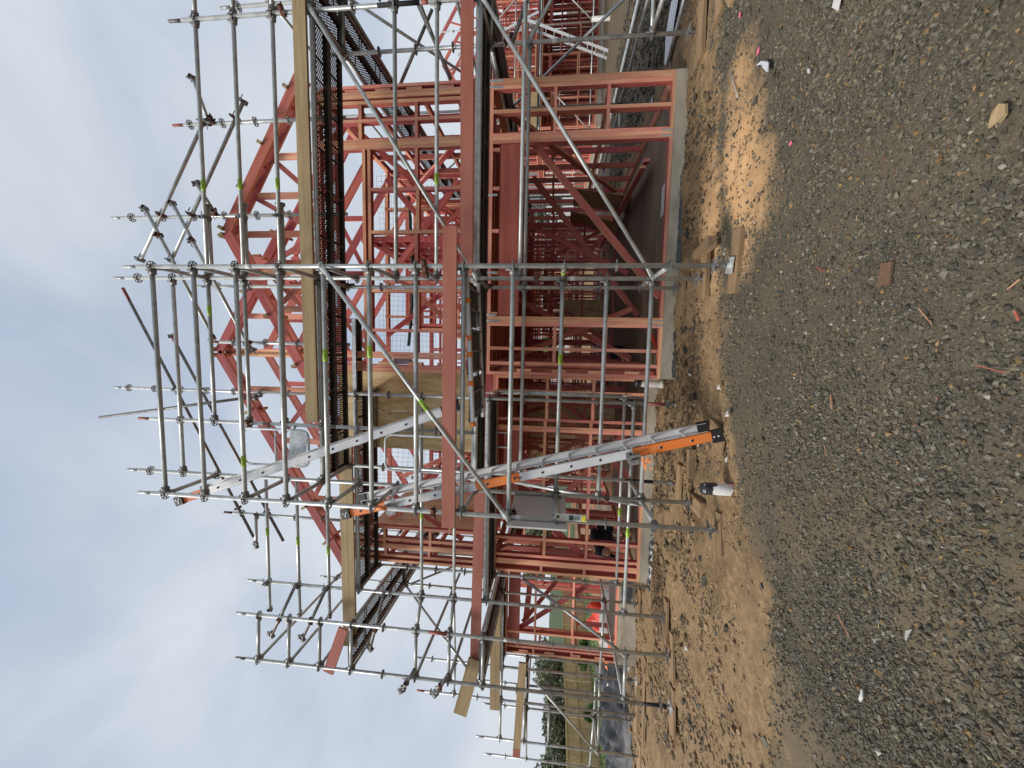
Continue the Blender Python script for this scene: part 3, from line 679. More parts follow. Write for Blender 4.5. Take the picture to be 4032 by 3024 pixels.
# upper front wall over the garage
hbar('bottom_plate', -.384, 3.605, T_, D_, U0+T_/2, 5.6, 'x'); hbar('top_plate', -.384, 3.58, T_, D_, U1-T_/2, 5.6, 'x'); hbar('top_plate', -.384, 3.58, T_, D_, U1-T_*1.5-.001, 5.6, 'x')
for x, n in ((3.44, 2), (3.365, 1), (3.12, 1), (2.76, 3), (-.14, 1), (-.19, 1), (-.384, 2)): stud(x, 5.6, U0+T_, U1-2*T_-.001, 'x', n)
for z in (3.15, 3.6, 4.05, 4.5): beam('blocking', (3.545, 5.645, z), (3.545, 5.645, z+.22), .045, .08, house); beam('blocking', (-.27, 5.645, z), (-.27, 5.645, z+.22), .06, .08, house)
beam('stud', (3.595, 5.645, U0+.046), (3.595, 5.645, 5.1), .04, D_, house)
for x in (2.19, 1.60, .77, .20): stud(x, 5.6, U0+T_, 4.35, 'x', 1)
hbar('sill', -.10, 2.76, T_, D_, 4.375, 5.6, 'x'); hbar('sill', -.10, 2.76, T_, D_, 4.455, 5.6, 'x')
for a_, b_, z in ((3.165, 3.365, 3.68), (2.90, 3.12, 3.68), (3.165, 3.365, 4.5), (2.9, 3.12, 4.5), (2.235, 2.76, 3.68), (1.645, 2.19, 3.66), (.815, 1.6, 3.68), (.245, .77, 3.66), (-.095, .2, 3.68)): hbar('noggin', a_+.001, b_-.001, T_, D_-.004, z, 5.6, 'x')
wall('y', 3.50, 5.69, 16.1, U0, U1, sp=.6, openings=((8.4, 9.8, 3.9, 4.9),))
wall('y', -.384, 5.69, 6.2, U0, U1, studs=[5.9])
# middle upper front wall at y 6.2: plywood bracing, window, studs
wall('x', 6.2, -3.70, -.43, U0, U1, studs=[(-3.695, 1), (-3.60, 1), (-3.46, 2), (-3.31, 1), (-3.11, 1), (-1.68, 1), (-1.2, 1), (-.8, 1), (-.475, 1)], openings=((-3.06, -1.70, 3.35, 4.72),), nog=(.8, 1.6))
for x in (-1.05, -.45): pass
for i, (x0, x1) in enumerate(((-1.70, -1.075), (-1.07, -.43))):
    V, F = [], []; box_vf((x0+x1)/2, 6.19, (U0+U1)/2, x1-x0, .012, U1-U0+.02, V, F); put('plywood_sheet', from_py('plywood_sheet', V, F, M['ply']), house)
V, F = [], []; box_vf(-3.55, 8.2, 4.05, .012, 1.8, 2.3, V, F); put('plywood_sheet', from_py('plywood_sheet', V, F, M['ply']), house)
wall('y', -3.70, 6.29, 16.1, U0, U1, sp=.6, openings=((9.8, 11.2, 3.8, 4.9),))
wall('x', 16.0, -3.6, 3.5, U0, U1, nog=(1.2,), openings=((.6, 2.2, 3.7, 4.9), (-2.6, -1.2, 3.7, 4.9)))
wall('x', 9.6, .4, 3.4, U0, U1, nog=(1.2,), openings=((1.2, 2.0, U0, 4.9),)); wall('y', .4, 9.7, 15.9, U0, U1, nog=(1.2,)); wall('x', 12.4, -3.6, .3, U0, U1, openings=((-1.2, -.4, U0, 4.9),)); wall('y', -1.2, 8.8, 12.3, U0, U1)
for p, q in (((2.68, 6.5, 3.30), (1.30, 6.5, 4.34)), ((2.75, 6.55, 4.53), (1.6, 6.55, 3.50)), ((.2, 6.6, 3.2), (1.3, 6.8, 4.6)), ((3.35, 6.0, 4.9), (2.0, 8.4, 3.0)), ((3.4, 6.4, 3.1), (3.4, 8.9, 5.0)), ((3.4, 9.4, 5.0), (3.4, 12, 3.0)), ((-2.9, 6.5, 4.4), (-2.0, 6.9, 3.0)), ((-3.4, 6.6, 3.2), (-2.7, 7.0, 4.9)), ((-1.9, 7.6, 3.1), (-2.9, 8.2, 5.0)), ((.2, 7.6, 5.0), (1.9, 8.2, 3.0)), ((2.9, 7.4, 3.0), (1.6, 7.8, 4.9))): prop(p, q, dz=(0, 0, 1))
for x in (1.3, 2.1, .6, 2.75): beam('stud', (x, 8.0, U0), (x, 8.0, U1), .045, .09, house)
beam('top_plate', (.3, 8.0, 5.15), (3.5, 8.0, 5.15), .045, .09, house, (0, 1, 0))
# roof trusses
RT = .035
def truss(xc, half, y, zb, ztop, sl_, webs, over=.35, full=True, rl=1.):
    for sg in (-1, 1):
        e_ = (half+over)*(rl if sg > 0 else 1)
        beam('rafter', (xc+sg*.01, y, ztop), (xc+sg*e_, y, ztop-sl_*e_), RT, .14, house, (0, 0, 1))
    if full:
        beam('bottom_chord', (xc-half, y, zb-.02), (xc+half, y, zb-.02), RT, .09, house, (0, 0, 1))
        for i, (dx, dx2) in enumerate(webs):
            for sg in (-1, 1):
                v_ = abs(dx-dx2) < .01
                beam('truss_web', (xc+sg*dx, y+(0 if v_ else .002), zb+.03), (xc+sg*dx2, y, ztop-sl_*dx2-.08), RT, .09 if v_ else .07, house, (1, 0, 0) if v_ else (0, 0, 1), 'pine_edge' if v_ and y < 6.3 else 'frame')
truss(1.62, 2.0, 5.645, 5.22, 6.53, .572, ((1.1, 1.1), (.55, .55), (.0, .0), (.55, 1.05), (.05, .52)), .12)
for sg in (-1, 1):              # barge rafter a hand's breadth in front, on short blocks
    beam('barge_rafter', (1.62, 5.50, 6.53), (1.62+sg*2.10, 5.50, 6.53-.572*2.10), .045, .14, house, (0, 0, 1))
    for q in (.12, .95, 1.75): z = 6.50-.572*q; beam('outlooker', (1.62+sg*q, 5.523, z), (1.62+sg*q, 5.627, z), .045, .09, house, (0, 0, 1))
    for q in (.05, .62, 1.22, 1.95): beam('roof_batten', (1.62+sg*q, 5.44, 6.625-.572*q), (1.62+sg*q, 5.9, 6.625-.572*q), .045, .075, house, (sg*1, 0, 1.7), 'plank')
truss(1.62, 2.0, 7.0, 5.22, 6.53, .572, (), full=False)
for k, y in enumerate((6.24, 7.2, 8.1, 9.3, 10.6)):
    truss(-.17, 3.5, y, 5.22, 7.31, .61, ((1.5, 1.5), (2.5, 2.5), (.02, .02), (.1, 1.45), (1.55, 2.45), (.62, .62)) if k < 2 else ((.1, 1.45), (1.5, 2.4)), full=k < 3, over=.12)
for sg in (-1, 1):
    n_ = 3.62 if sg < 0 else 2.0
    beam('barge_rafter', (-.17, 6.10, 7.31), (-.17+sg*n_, 6.10, 7.31-.61*n_), .045, .14, house, (0, 0, 1))
    for q in (.05, 1.0, 1.95, 2.6, 3.2):
        if sg > 0 and q > 2: continue
        z = 7.41-.61*q; beam('roof_batten', (-.17+sg*q, 6.03, z), (-.17+sg*q, 6.5, z), .04, .075, house, (sg*1, 0, 1.65), 'plank')
        beam('outlooker', (-.17+sg*q, 6.123, z-.12), (-.17+sg*q, 6.222, z-.12), .045, .09, house, (0, 0, 1))
for x in (-3.1, -2.67, -1.67, -.17, 1.33): nailplate(x, 6.218, 5.22, .09, .12)
for x in (2.72, 2.17, 1.62, .52, 3.4): nailplate(x, 5.618, 5.22, .10, .12)
beam('valley_beam', (1.35, 5.8, 6.35), (.45, 7.2, 6.2), .045, .19, house, (0, 0, 1)); beam('valley_beam', (1.3, 5.75, 6.2), (.7, 6.9, 5.9), .045, .14, house, (0, 0, 1))

# the crowded framing deep inside the house, past what can be told apart singly
def rows(name, par, xa, xb, ylist, zr, seed, sp=.42, along='x'):
    rr = random.Random(seed); V, F, fm = [], [], []
    for y in ylist:
        for (a, b) in zr:
            x = xa
            gap = (rr.uniform(xa, xb-1), rr.uniform(.8, 1.4))
            while x < xb:
                if not gap[0] < x < gap[0]+gap[1]:
                    box_vf(*((x, y, (a+b)/2, .045, .09, b-a) if along == 'x' else (y, x, (a+b)/2, .09, .045, b-a)), V, F)
                    if rr.random() < .3: box_vf(*((x+.05, y, (a+b)/2, .045, .09, b-a) if along == 'x' else (y, x+.05, (a+b)/2, .09, .045, b-a)), V, F)
                x += sp*rr.uniform(.8, 1.15)
            for z in (a+.02, a+.8, a+1.6, b-.02, b-.07, b-.3): box_vf(*(((xa+xb)/2, y, z, xb-xa, .088, .045) if along == 'x' else (y, (xa+xb)/2, z, .088, xb-xa, .045)), V, F)
    o = put(name, from_py(name, V, F, M['pink']), par); o['kind'] = 'stuff'; return o
rows('deep_wall_framing', house, -.2, 3.5, (10.4, 13.1, 14.6), ((Z0, Z1),), 3); rows('deep_wall_framing', house, -3.6, -.4, (8.3, 10.9, 12.3, 14.5), ((Z0, Z1),), 4); rows('deep_wall_framing', house, -3.6, 3.4, (10.9, 13.6, 15.2), ((U0, U1),), 5, .5); rows('deep_wall_framing', house, .5, 3.4, (9.0, 9.9), ((U0, U1-.05),), 6, .45); rows('deep_wall_framing', house, 7.0, 15.8, (1.9, -1.0), ((U0, U1-.06),), 7, .5, 'y')
for p, q in (((.4, 7.2, 3.0), (1.8, 7.2, 4.9)), ((2.0, 8.9, 5.0), (3.2, 8.8, 3.1)), ((-2.2, 7.0, 3.1), (-3.4, 7.2, 4.8)), ((-3.2, 8.0, 2.4), (-2.0, 8.0, .5)), ((-.6, 9.2, 2.5), (-1.8, 9.1, .6)), ((.2, 10.2, .4), (1.6, 10.2, 2.3)), ((3.0, 10.2, .5), (2.0, 10.3, 2.4)), ((-.2, 6.9, 2.5), (.7, 6.9, .4)), ((-2.9, 9.1, .4), (-2.2, 9.1, 2.4))): prop(p, q)
for x, y, wd, z0_, z1_ in ((-1.5, 9.3, .9, .25, 2.3), (1.0, 11.85, .9, .25, 1.5), (-3.0, 12.2, 1.0, .25, 2.4)):
    V, F = [], []; box_vf(x, y, (z0_+z1_)/2, wd, .012, z1_-z0_, V, F); put('plywood_sheet', from_py('plywood_sheet', V, F, M['ply']), house)
# far left single storey part
FW = 7.85
wall('x', FW, -6.50, -4.4, Z0, 2.60, studs=[(-6.5, 1), (-6.36, 1), (-6.29, 1), (-6.03, 1), (-4.6, 1)], nog=(.9, 1.7))
for z in (.45, .95, 1.5, 2.05): beam('blocking', (-6.43, FW+.045, z), (-6.43, FW+.045, z+.2), .05, .08, house)
beam('far_lintel', (-6.2, FW+.05, 2.37), (-4.5, FW+.05, 2.37), .09, .24, house, (0, 0, 1), 'redbeam')
wall('y', -6.50, FW+.09, 12.9, Z0, 2.60, openings=((8.6, 10.2, 1.0, 2.1),)); wall('x', 12.9, -6.5, -3.8, Z0, 2.60, openings=((-5.8, -4.4, .9, 2.1),))
prop((-6.05, FW+.15, 2.3), (-4.9, FW+.15, .8)); prop((-6.0, FW+.3, 2.2), (-4.95, 9.2, 1.0)); prop((-5.1, 9.0, .4), (-4.2, 8.8, 1.6))

# ------------------------------------------------------------------ main scaffold
sc = thing('front_scaffold', 'galvanised ring lock scaffold with ladder bay along the garage front', 'scaffold')
Y0, Y1, Y2 = 3.974, 4.68, 5.37
XA, XB, XE, XS = .81, -1.765, 3.87, -1.045
ros = lambda k: .1+.5*k
standard(XA, Y0, .06, 6.28, sc)
standard(XB, Y0, -.053, 6.28, sc, band=((4.05, 'rust', .02), (3.42, 'orange', .14)))
standard(XA, Y1, -.016, 7.28, sc, band=((3.1, 'galv_dull', .25),))
standard(XA, Y2, .021, 6.78, sc)
standard(XE, Y1, .0, 6.28, sc, spigot='galv_dull', band=((3.3, 'ink', .5), (3.2, 'redpaint', .08)))
standard(XE, Y2, .03, 4.7, sc)
standard(XB, Y1, -.072, 7.28, sc)
standard(XB, Y2, -.06, 4.66, sc, band=((.55, 'ink', .12), (.3, 'ink', .25)))
standard(XS, Y1, 2.58, 7.05, sc, jack=False, spigot='redpaint', band=((4.4, 'galv_dull', .25), (5.3, 'redpaint', .1)))
# inner guard posts on the gable line
def gpost(x, y, ztop, z0, mk='galv', zb_=4.58): standard(x, y, zb_, ztop, sc, z0=z0, jack=False, spigot=mk)
gpost(3.06, 5.36, 7.0, .404, 'redpaint'); gpost(1.80, 5.36, 8.1, .43); gpost(.0, 5.36, 6.6, .37, 'redpaint')
# outer bay ledgers A-B
for z, tp in ((6.1, None), (5.6, None), (5.1, .83), (4.6, None), (4.1, .36), (3.6, .34), (3.1, None), (2.6, None), (2.1, None)):
    ledger((XA, Y0, z), (XB, Y0, z), sc, tape=tp)
for z, tp in ((6.6, None), (1.6, .36), (1.1, None), (.6, None), (4.6, None), (2.6, None)): ledger((XA, Y1, z), (XB, Y1, z), sc, tape=tp)
for z, tp in ((6.1, .22), (5.6, None), (5.1, None)): ledger((XA, Y1, z), (XS, Y1, z), sc, tape=tp, txt='1.57M')
ledger((XA, Y2, 2.1), (XB, Y2, 2.1), sc)
for z, tp in ((6.1, .63), (5.6, .63), (5.1, .63), (3.6, None), (3.1, .63), (2.1, None), (2.6, None), (4.6, None)): ledger((XE, Y1, z), (XA, Y1, z), sc, tape=tp, txt='3.07M')
ledger((XE, Y2, 2.1), (XA, Y2, 2.1), sc)
for z in (6.1, 5.6, 5.1, 4.6, 4.1, 3.6, 3.1, 1.6, .6):
    ledger((XA, Y0, z), (XA, Y1, z), sc, 'transom', tape=.5 if z == 1.6 else None, txt='0.73M')
for z in (6.1, 5.1, 4.6, 4.1, 3.6, 2.6, 1.6, .6): ledger((XB, Y0, z), (XB, Y1, z), sc, 'transom')
for x in (XA, XB, XE):
    for z in (4.6, 2.6, .6): ledger((x, Y1, z), (x, Y2, z), sc, 'transom')
for z in (6.1, 5.6, 4.1): ledger((XS, Y1, z-.5), (XS-.0, Y1+.0, z-.5+.0001), sc, 'transom') if False else None
brace((XA, Y0, 4.1), (XB, Y0, 2.1), sc, tape=.55)
brace((XE, Y1, 4.6), (XA, Y1, 2.6), sc); brace((XE, Y1, 2.6), (XA, Y1, .6), sc)
brace((XE+2.57, Y2, .6), (XE, Y2, 2.1), sc); 
tube('loose_tube', (XE-.9, Y1+.03, 6.1), (XE-2.7, Y1+.03, 6.12), sc) if False else None
# tubes doubled onto the ledgers by clamps left of the second guard post
for z, x1_ in ((6.1, 1.72), (5.6, 1.72), (5.1, 1.72)):
    tube('lapped_tube', (x1_, Y1+.055, z+.0), (.86, Y1+.055, z-.01), sc); coupler((1.56, Y1+.02, z), (.1, 0, 0), sc, 'galv_dull'); coupler((1.72, Y1+.05, z), (.05, 0, 0), sc, 'galv_dull', .8)
brace((-1.80, 5.30, 2.26), (-1.80, 4.70, .6), sc, off=(-.04, 0, 0)); brace((-.60, 5.42, 2.45), (-.62, 5.50, .62), sc, off=(0, -.03, 0))
# decks
deck(XB+.03, XA-.0, Y1+.03, Y2-.03, 4.66, sc); deck(XA+.02, XE-.02, Y1+.03, Y2-.03, 4.66, sc)
deck(XB+.03, XA-.0, Y1+.03, Y2-.03, 2.66, sc); deck(XA+.02, XE-.02, Y1+.03, Y2-.03, 2.66, sc)
# gable guard rails clamped along the roof slope
def rail(p, q, nm='guard_rail', mk='galv', cl=()): 
    o = tube(nm, p, q, sc, mk=mk)
    for fr in cl: coupler(Vector(p).lerp(Vector(q), fr), Vector(q)-Vector(p), sc, 'galv_dull' if fr in (0, 1) else 'rust')
    return o
rail((1.18, 5.31, 7.77), (3.10, 5.31, 6.62), cl=(0, .33, .97)); rail((1.17, 5.31, 7.27), (3.30, 5.31, 6.03), cl=(0, .3, .9, 1))
rail((1.9, 5.28, 7.61), (.03, 5.28, 6.61), cl=(0, .2, .98)); rail((1.97, 5.28, 7.17), (-.11, 5.28, 6.04), cl=(0, .25, .95, 1))
rail((3.64, 5.3, 6.77), (3.05, 5.3, 6.56), 'stub_tube', cl=(0, 1)); rail((2.24, 5.3, 6.80), (1.84, 5.3, 6.54), 'stub_tube', cl=(0, 1))
for p, ax in (((1.84, 5.3, 6.54), (0, 0, 1)), ((3.08, 5.3, 6.52), (0, 0, 1)), ((XS, Y1-.03, 5.6), (0, 0, 1)), ((-.25, 5.4, 2.1), (0, 0, 1)), ((XA, Y1-.04, 1.9), (0, 0, 1)), ((XA-.06, Y0, 3.0), (0, 0, 1)), ((XB, Y0-.04, 2.9), (0, 0, 1)), ((XS+.1, 4.6, 3.35), (0, 0, 1)), ((XB, Y0+.05, 2.05), (0, 0, 1)), ((XB-.02, Y1, 1.0), (0, 0, 1)), ((XA+.02, Y2, 2.55), (1, 0, 0)), ((XA+.02, Y2, 4.55), (1, 0, 0)), ((XE, Y1-.04, 4.95), (0, 0, 1)), ((XA, Y0-.04, 3.0), (0, 0, 1))): coupler(p, ax, sc)
# hatch platform over the ladder bay
hp = thing('hatch_platform', 'aluminium ladder access platform with slotted ply deck and orange corner marks', 'platform', (0, 4.3, 2.6))
for y in (Y0+.05, Y1-.06): tube('side_rail', (.74, y, 2.585), (-.83, y, 2.5), hp, .026, 'alu')
for i in range(7): tube('cross_tube', (.62-.22*i, Y0+.06, 2.57-.012*i), (.62-.22*i, Y1-.07, 2.57-.012*i), hp, .013, 'galv_dull')
for j in range(3):
    V, F = [], []; x0 = .70-.51*j
    for k in range(6): box_vf(x0-.24, 4.09+.098*k, 2.60-.028*j, .475, .088, .012, V, F)
    put('slotted_panel', from_py('slotted_panel', V, F, M['deck']), hp)
for x in (.5, .12, -.05, -.35, -.78): put('orange_mark', tube_mesh(.05, .029, 'orange'), hp, axis_mtx((x, Y0+.05, 2.58+(x-.7)*.054), (x-.05, Y0+.05, 2.58+(x-.75)*.054)))

# swing gates at the ladder landings
def gate(z, lab, x0=-1.10, x1=-1.57, kick=True, top=.95):
    g_ = thing('swing_gate', lab, 'gate', (XS, 4.62, z))
    V, F = [], []; pts = []
    r = .09
    def arc(cx, cz, a0, a1): return [(cx+r*math.cos(a0+(a1-a0)*i/5), cz+r*math.sin(a0+(a1-a0)*i/5)) for i in range(6)]
    pts = arc(x0-r, z+top-r, 0, math.pi/2)+arc(x1+r, z+top-r, math.pi/2, math.pi)+arc(x1+r, z+.05+r, math.pi, 1.5*math.pi)+arc(x0-r, z+.05+r, 1.5*math.pi, 2*math.pi)
    n = len(pts); m_ = 8
    for i, (x, zz) in enumerate(pts):
        (ax_, az_), (bx_, bz_) = pts[i-1], pts[(i+1) % n]; tn = Vector((bx_-ax_, 0, bz_-az_)).normalized(); nn_ = Vector((tn.z, 0, -tn.x))
        for j in range(m_):
            a = 2*math.pi*j/m_; p = Vector((x, 4.62, zz))+nn_*(.016*math.cos(a))+Vector((0, 1, 0))*(.016*math.sin(a)); V.append(tuple(p))
    for i in range(n):
        for j in range(m_): F.append((i*m_+j, i*m_+(j+1) % m_, ((i+1) % n)*m_+(j+1) % m_, ((i+1) % n)*m_+j))
    put('gate_loop', from_py('gate_loop', V, F, M['galv_bright'], smooth=True), g_)
    tube('gate_bar', (x0, 4.62, z+.5), (x1, 4.62, z+.5), g_, .014, 'galv_bright')
    tube('hinge_arm', (XS, Y1, z+.6), (x0, 4.62, z+.6), g_, .012, 'galv_dull'); tube('hinge_arm', (XS, Y1, z+.25), (x0, 4.62, z+.25), g_, .012, 'galv_dull')
    if kick:
        V, F = [], []; b = 0
        P = [(x0-.01, z+.28), (x1+.02, z+.33), (x1+.01, z+.08), (x0-.06, z+.06), (x0-.0, z+.13)]
        V = [(x, 4.60, zz) for x, zz in P]+[(x, 4.603, zz) for x, zz in P]; k = len(P)
        F = [tuple(range(k)), tuple(range(2*k-1, k-1, -1))]+[(i, (i+1) % k, k+(i+1) % k, k+i) for i in range(k)]
        put('kick_plate', from_py('kick_plate', V, F, M['galv_bright']), g_)
gate(4.70, 'rounded swing gate with galvanised kick plate at the upper ladder landing')
gate(2.78, 'rounded swing gate without a plate at the lower ladder landing', kick=False, x1=-1.55)

# left scaffold around the middle of the house
ls = thing('left_scaffold', 'galvanised scaffold stepping back along the left half of the house front', 'scaffold')
YM, YN = 5.50, 6.22; XM, XG, XG1, XH = -.72, -3.777, -4.165, -4.865; YG1, YH = 5.26, 5.21
standard(XM, YM, -.0, 4.72, ls, z0=.07, band=((.15, 'redpaint', .28),)); standard(XG, YM, -.11, 6.27, ls, z0=.07, band=((4.3, 'galv_dull', .01),)); standard(XG, YN, -.083, 4.65, ls, z0=.07)
standard(XG1, YG1, -.121, 6.27, ls, z0=.07, band=((3.1, 'redpaint', .28),)); standard(XH, YH, -.062, 6.27, ls, z0=.07, spigot='galv_dull', band=((.0, 'ink', .3),))
standard(XM, YN, .22, 2.9, ls, z0=.07, jack=False, spigot=None)
standard(-2.98, 6.12, 4.58, 7.2, ls, z0=.03, jack=False, spigot='rust'); standard(-.83, 6.10, 4.58, 9.2, ls, z0=.07, jack=False)
for z, tp in ((3.57, .58), (3.07, .6), (.57, .6)): ledger((XM, YM, z), (XG, YM, z), ls, tape=tp, txt='3.07M')
ledger((XM, YM, 2.57), (XG, YM, 2.57), ls); ledger((XM, YM, 4.57), (XG, YM, 4.57), ls)
ledger((XM, YN, .57), (XG, YN, .57), ls, tape=.6, txt='3.07M'); ledger((XM, YN, 2.57), (XG, YN, 2.57), ls)
for z, x in ((6.08, -1.9), (5.57, -2.1), (5.07, -2.3)):
    tube('guard_tube', (x, YM+.05, z+.02), (XG-.46, YM-.02, z-.02), ls); tape_on((x, YM+.05, z+.02), (XG-.46, YM-.02, z-.02), .45, '2.57M', ls)
    coupler((XG-.46, YM-.02, z-.02), (0, 0, 1), ls, 'galv_dull', .8); coupler((XG, YM-.03, z), (1, 0, 0), ls, 'galv_dull')
for z in (3.57, 3.07): ledger((XG, YM, z), (XG1, YG1, z), ls)
for z in (6.07, 5.57, 5.07, 4.57, 3.57, 3.07, 2.57, .57): ledger((XG1, YG1, z), (XH, YH, z), ls, 'transom')
for z in (4.57, 2.57): ledger((XG, YM, z), (XG, YN, z), ls, 'transom'); ledger((XM, YM, z), (XM, YN, z), ls, 'transom')
for p, q in (((-3.70, 5.4, 5.54), (-4.42, 5.2, 5.82)), ((-3.72, 5.4, 5.04), (-4.42, 5.2, 5.32)), ((-3.70, 5.4, 4.12), (-4.46, 5.2, 4.25)), ((-4.66, 5.14, 3.55), (-4.98, 5.1, 3.72)), ((-4.68, 5.14, 3.05), (-4.98, 5.1, 3.22))):
    tube('stub_tube', p, q, ls, mk='galv_dull'); coupler(q, (0, 1, 0), ls, 'galv_dull'); coupler(Vector(p).lerp(Vector(q), .66), (0, 0, 1), ls)
deck(XG+.02, XM-.02, YM+.02, YN-.02, 4.63, ls); deck(XM+.02, XM+1.1, YM+.02, YN-.5, 4.63, ls, 1); deck(XG+.02, XM-.02, YM+.02, YN-.02, 2.63, ls)
# return running back along the left side
YR = (5.21, 7.42, 9.6, 11.8)
for y in YR[1:]:
    standard(XH, y, -.13, 6.27, ls, z0=.07); standard(XG1, y, -.12, 4.65 if y < 8 else 6.2, ls, z0=.07)
for a_, b_ in zip(YR, YR[1:]):
    for z in (6.07, 5.57, 5.07, 4.57, 3.57, 3.07, 2.57, .57): ledger((XH, a_, z), (XH, b_, z), ls)
    for z in (2.57, 4.57): ledger((XG1, a_+.05, z), (XG1, b_, z), ls)
    deck(XH+.03, XG1-.02, a_+.04, b_-.02, 4.63, ls); deck(XH+.03, XG1-.02, a_+.04, b_-.02, 2.63, ls)
brace((XG, YN, 2.07), (XG1, YG1, .57), ls, off=(-.05, 0, 0)); brace((XH, 5.21, 2.57), (XH, 7.42, 4.57), ls, off=(-.05, 0, 0)); brace((XH, 7.42, 4.57), (XH, 5.3, 5.57), ls, off=(-.06, 0, 0)) if False else None
brace((XH, 7.42, 4.57), (XH, 9.6, 2.57), ls, off=(-.05, 0, 0))
for (p, q, cl) in (((.89, 6.12, 9.08), (-3.40, 6.12, 6.83), (.4, .88)), ((.09, 6.12, 8.20), (-3.43, 6.12, 6.27), (0, .26, .85))):
    o = tube('guard_rail', p, q, ls, mk='galv_dull')
    for fr in cl: coupler(Vector(p).lerp(Vector(q), fr), Vector(q)-Vector(p), ls, 'galv_dull')
    e_ = Vector(q)-(Vector(q)-Vector(p)).normalized()*.12
    put('painted_band', tube_mesh(.24, .0247, 'redpaint'), ls, axis_mtx(Vector(p), Vector(p)+(Vector(q)-Vector(p)).normalized()*.24))
tube('leaning_pole', (-1.37, 6.05, 9.63), (-.88, 6.05, 6.52), ls, mk='galv_dull'); coupler((-1.17, 6.02, 8.4), (0, 0, 1), ls, 'galv_dull'); coupler((-.9, 6.02, 6.62), (0, 0, 1), ls, 'galv_dull')
tube('stub_tube', (-2.99, 6.06, 6.72), (-3.42, 5.9, 6.6), ls); coupler((-3.42, 5.9, 6.6), (0, 1, 0), ls, 'galv_dull'); coupler((-2.99, 6.06, 6.72), (0, 0, 1), ls, 'galv_dull')

# far left scaffold round the low end of the house
fs = thing('far_left_scaffold', 'galvanised scaffold tower at the far left end of the house', 'scaffold')
YF = 7.5; zf = .07
FX = [(-6.62, 7.6, -.15, 4.3), (-7.28, 7.5, -.23, 4.2), (-8.09, 7.43, -.267, 2.9), (-6.84, 8.2, -.12, 2.9), (-7.53, 8.2, -.26, 3.2), (-8.09, 8.2, -.27, 2.9)]
for x, y, zb_, zt in FX: standard(x, y, zb_, zt, fs, z0=zf, spigot='redpaint' if zt == 4.2 else 'galv')
for z in (3.57, 2.57, 2.07, .57): ledger((-6.62, 7.6, z), (-7.28, 7.5, z), fs)
for z in (3.57, 3.07, 2.57): ledger((-4.87, 7.42, z), (-6.62, 7.6, z), fs)
for z in (2.57, 2.07, .57, 1.57): ledger((-7.28, 7.5, z), (-8.09, 7.43, z), fs)
for z in (2.07, .57): ledger((-6.84, 8.2, z), (-8.09, 8.2, z), fs); ledger((-8.09, 7.43, z), (-8.09, 8.2, z), fs); ledger((-6.84, 8.2, z), (-6.62, 7.6, z), fs)
ledger((-8.09, 7.43, 2.07), (-8.09, 10, 2.07), fs); ledger((-4.87, 7.42, .57), (-6.62, 7.6, .57), fs)
brace((-6.7, 7.5, 1.9), (-8.09, 7.43, .57), fs)
deck(-8.0, -6.7, 7.5, 8.15, 2.1, fs, 2); deck(-6.6, -4.9, 7.45, 8.1, 2.6, fs, 2)
for y in (7.43,): 
    for x in (-9.8,): standard(x, 8.6, -.4, 2.9, fs, z0=zf)
ledger((-8.09, 8.2, .57), (-9.8, 8.6, .57), fs); ledger((-8.09, 8.2, 2.07), (-9.8, 8.6, 2.07), fs)

# right scaffold running back along the right wall
rs = thing('side_scaffold', 'galvanised scaffold with perforated decks running back along the right side of the house', 'scaffold')
XR0, XR1 = 3.87, 4.56
ys_r = (5.37, 7.94, 10.51, 13.08, 15.65)
standard(XR1, 5.37, .02, 6.2, rs); standard(XR1, Y1, .02, 6.28, rs)
deck(XR0+.03, XR1-.02, Y1+.03, Y2-.02, 4.66, rs); deck(XR0+.03, XR1-.02, Y1+.03, Y2-.02, 2.66, rs)
for z in (6.1, 5.6, 5.1, 4.6, 3.6, 3.1, 2.6, 2.1, .6): ledger((XE, Y1, z), (XR1, Y1, z), rs)
for z in (5.6, 5.1, 4.6, 3.6, 3.1, 2.6, .6): ledger((XR1, Y1, z), (XR1, Y2, z), rs)
for i, y in enumerate(ys_r[1:]):
    standard(XR1, y, .03, 6.2, rs); standard(XR0, y, .04, 4.7, rs)
for a_, b_ in zip(ys_r, ys_r[1:]):
    deck(XR0+.03, XR1-.02, a_+.02, b_-.02, 4.66, rs); deck(XR0+.03, XR1-.02, a_+.02, b_-.02, 2.66, rs)
    for z in (5.6, 5.1, 4.6, 3.6, 3.1, 2.6, .6): ledger((XR1, a_, z), (XR1, b_, z), rs)
    for z in (4.6, 2.6): ledger((XR0, a_, z), (XR0, b_, z), rs)
for y in ys_r:
    for z in (4.6, 2.6, .6): ledger((XR0, y, z), (XR1, y, z), rs, 'transom')
brace((XR1, 7.94, 2.6), (XR1, 5.37, 4.6), rs, off=(.05, 0, 0)); brace((XR1, 7.94, 2.6), (XR1, 10.51, 4.6), rs, off=(.05, 0, 0)); brace((XR1, 5.37, .6), (XR1, 7.94, 2.6), rs, off=(.05, 0, 0))
tube('loose_tube', (4.99, 6.0, 3.82), (3.9, 6.0, 3.3), rs, mk='galv_dull'); tube('loose_tube', (4.89, 6.05, 3.6), (3.88, 6.05, 4.09), rs, mk='galv_dull')
tube('short_pole', (3.72, 5.2, 2.32), (4.0, 4.95, 2.12), rs, mk='galv_dull')
for p, ax in (((3.85, 5.25, 2.32), (0, 0, 1)), ((XR1, 5.3, 3.1), (0, 0, 1)), ((XE, 5.3, 2.4), (0, 0, 1))): coupler(p, ax, rs)

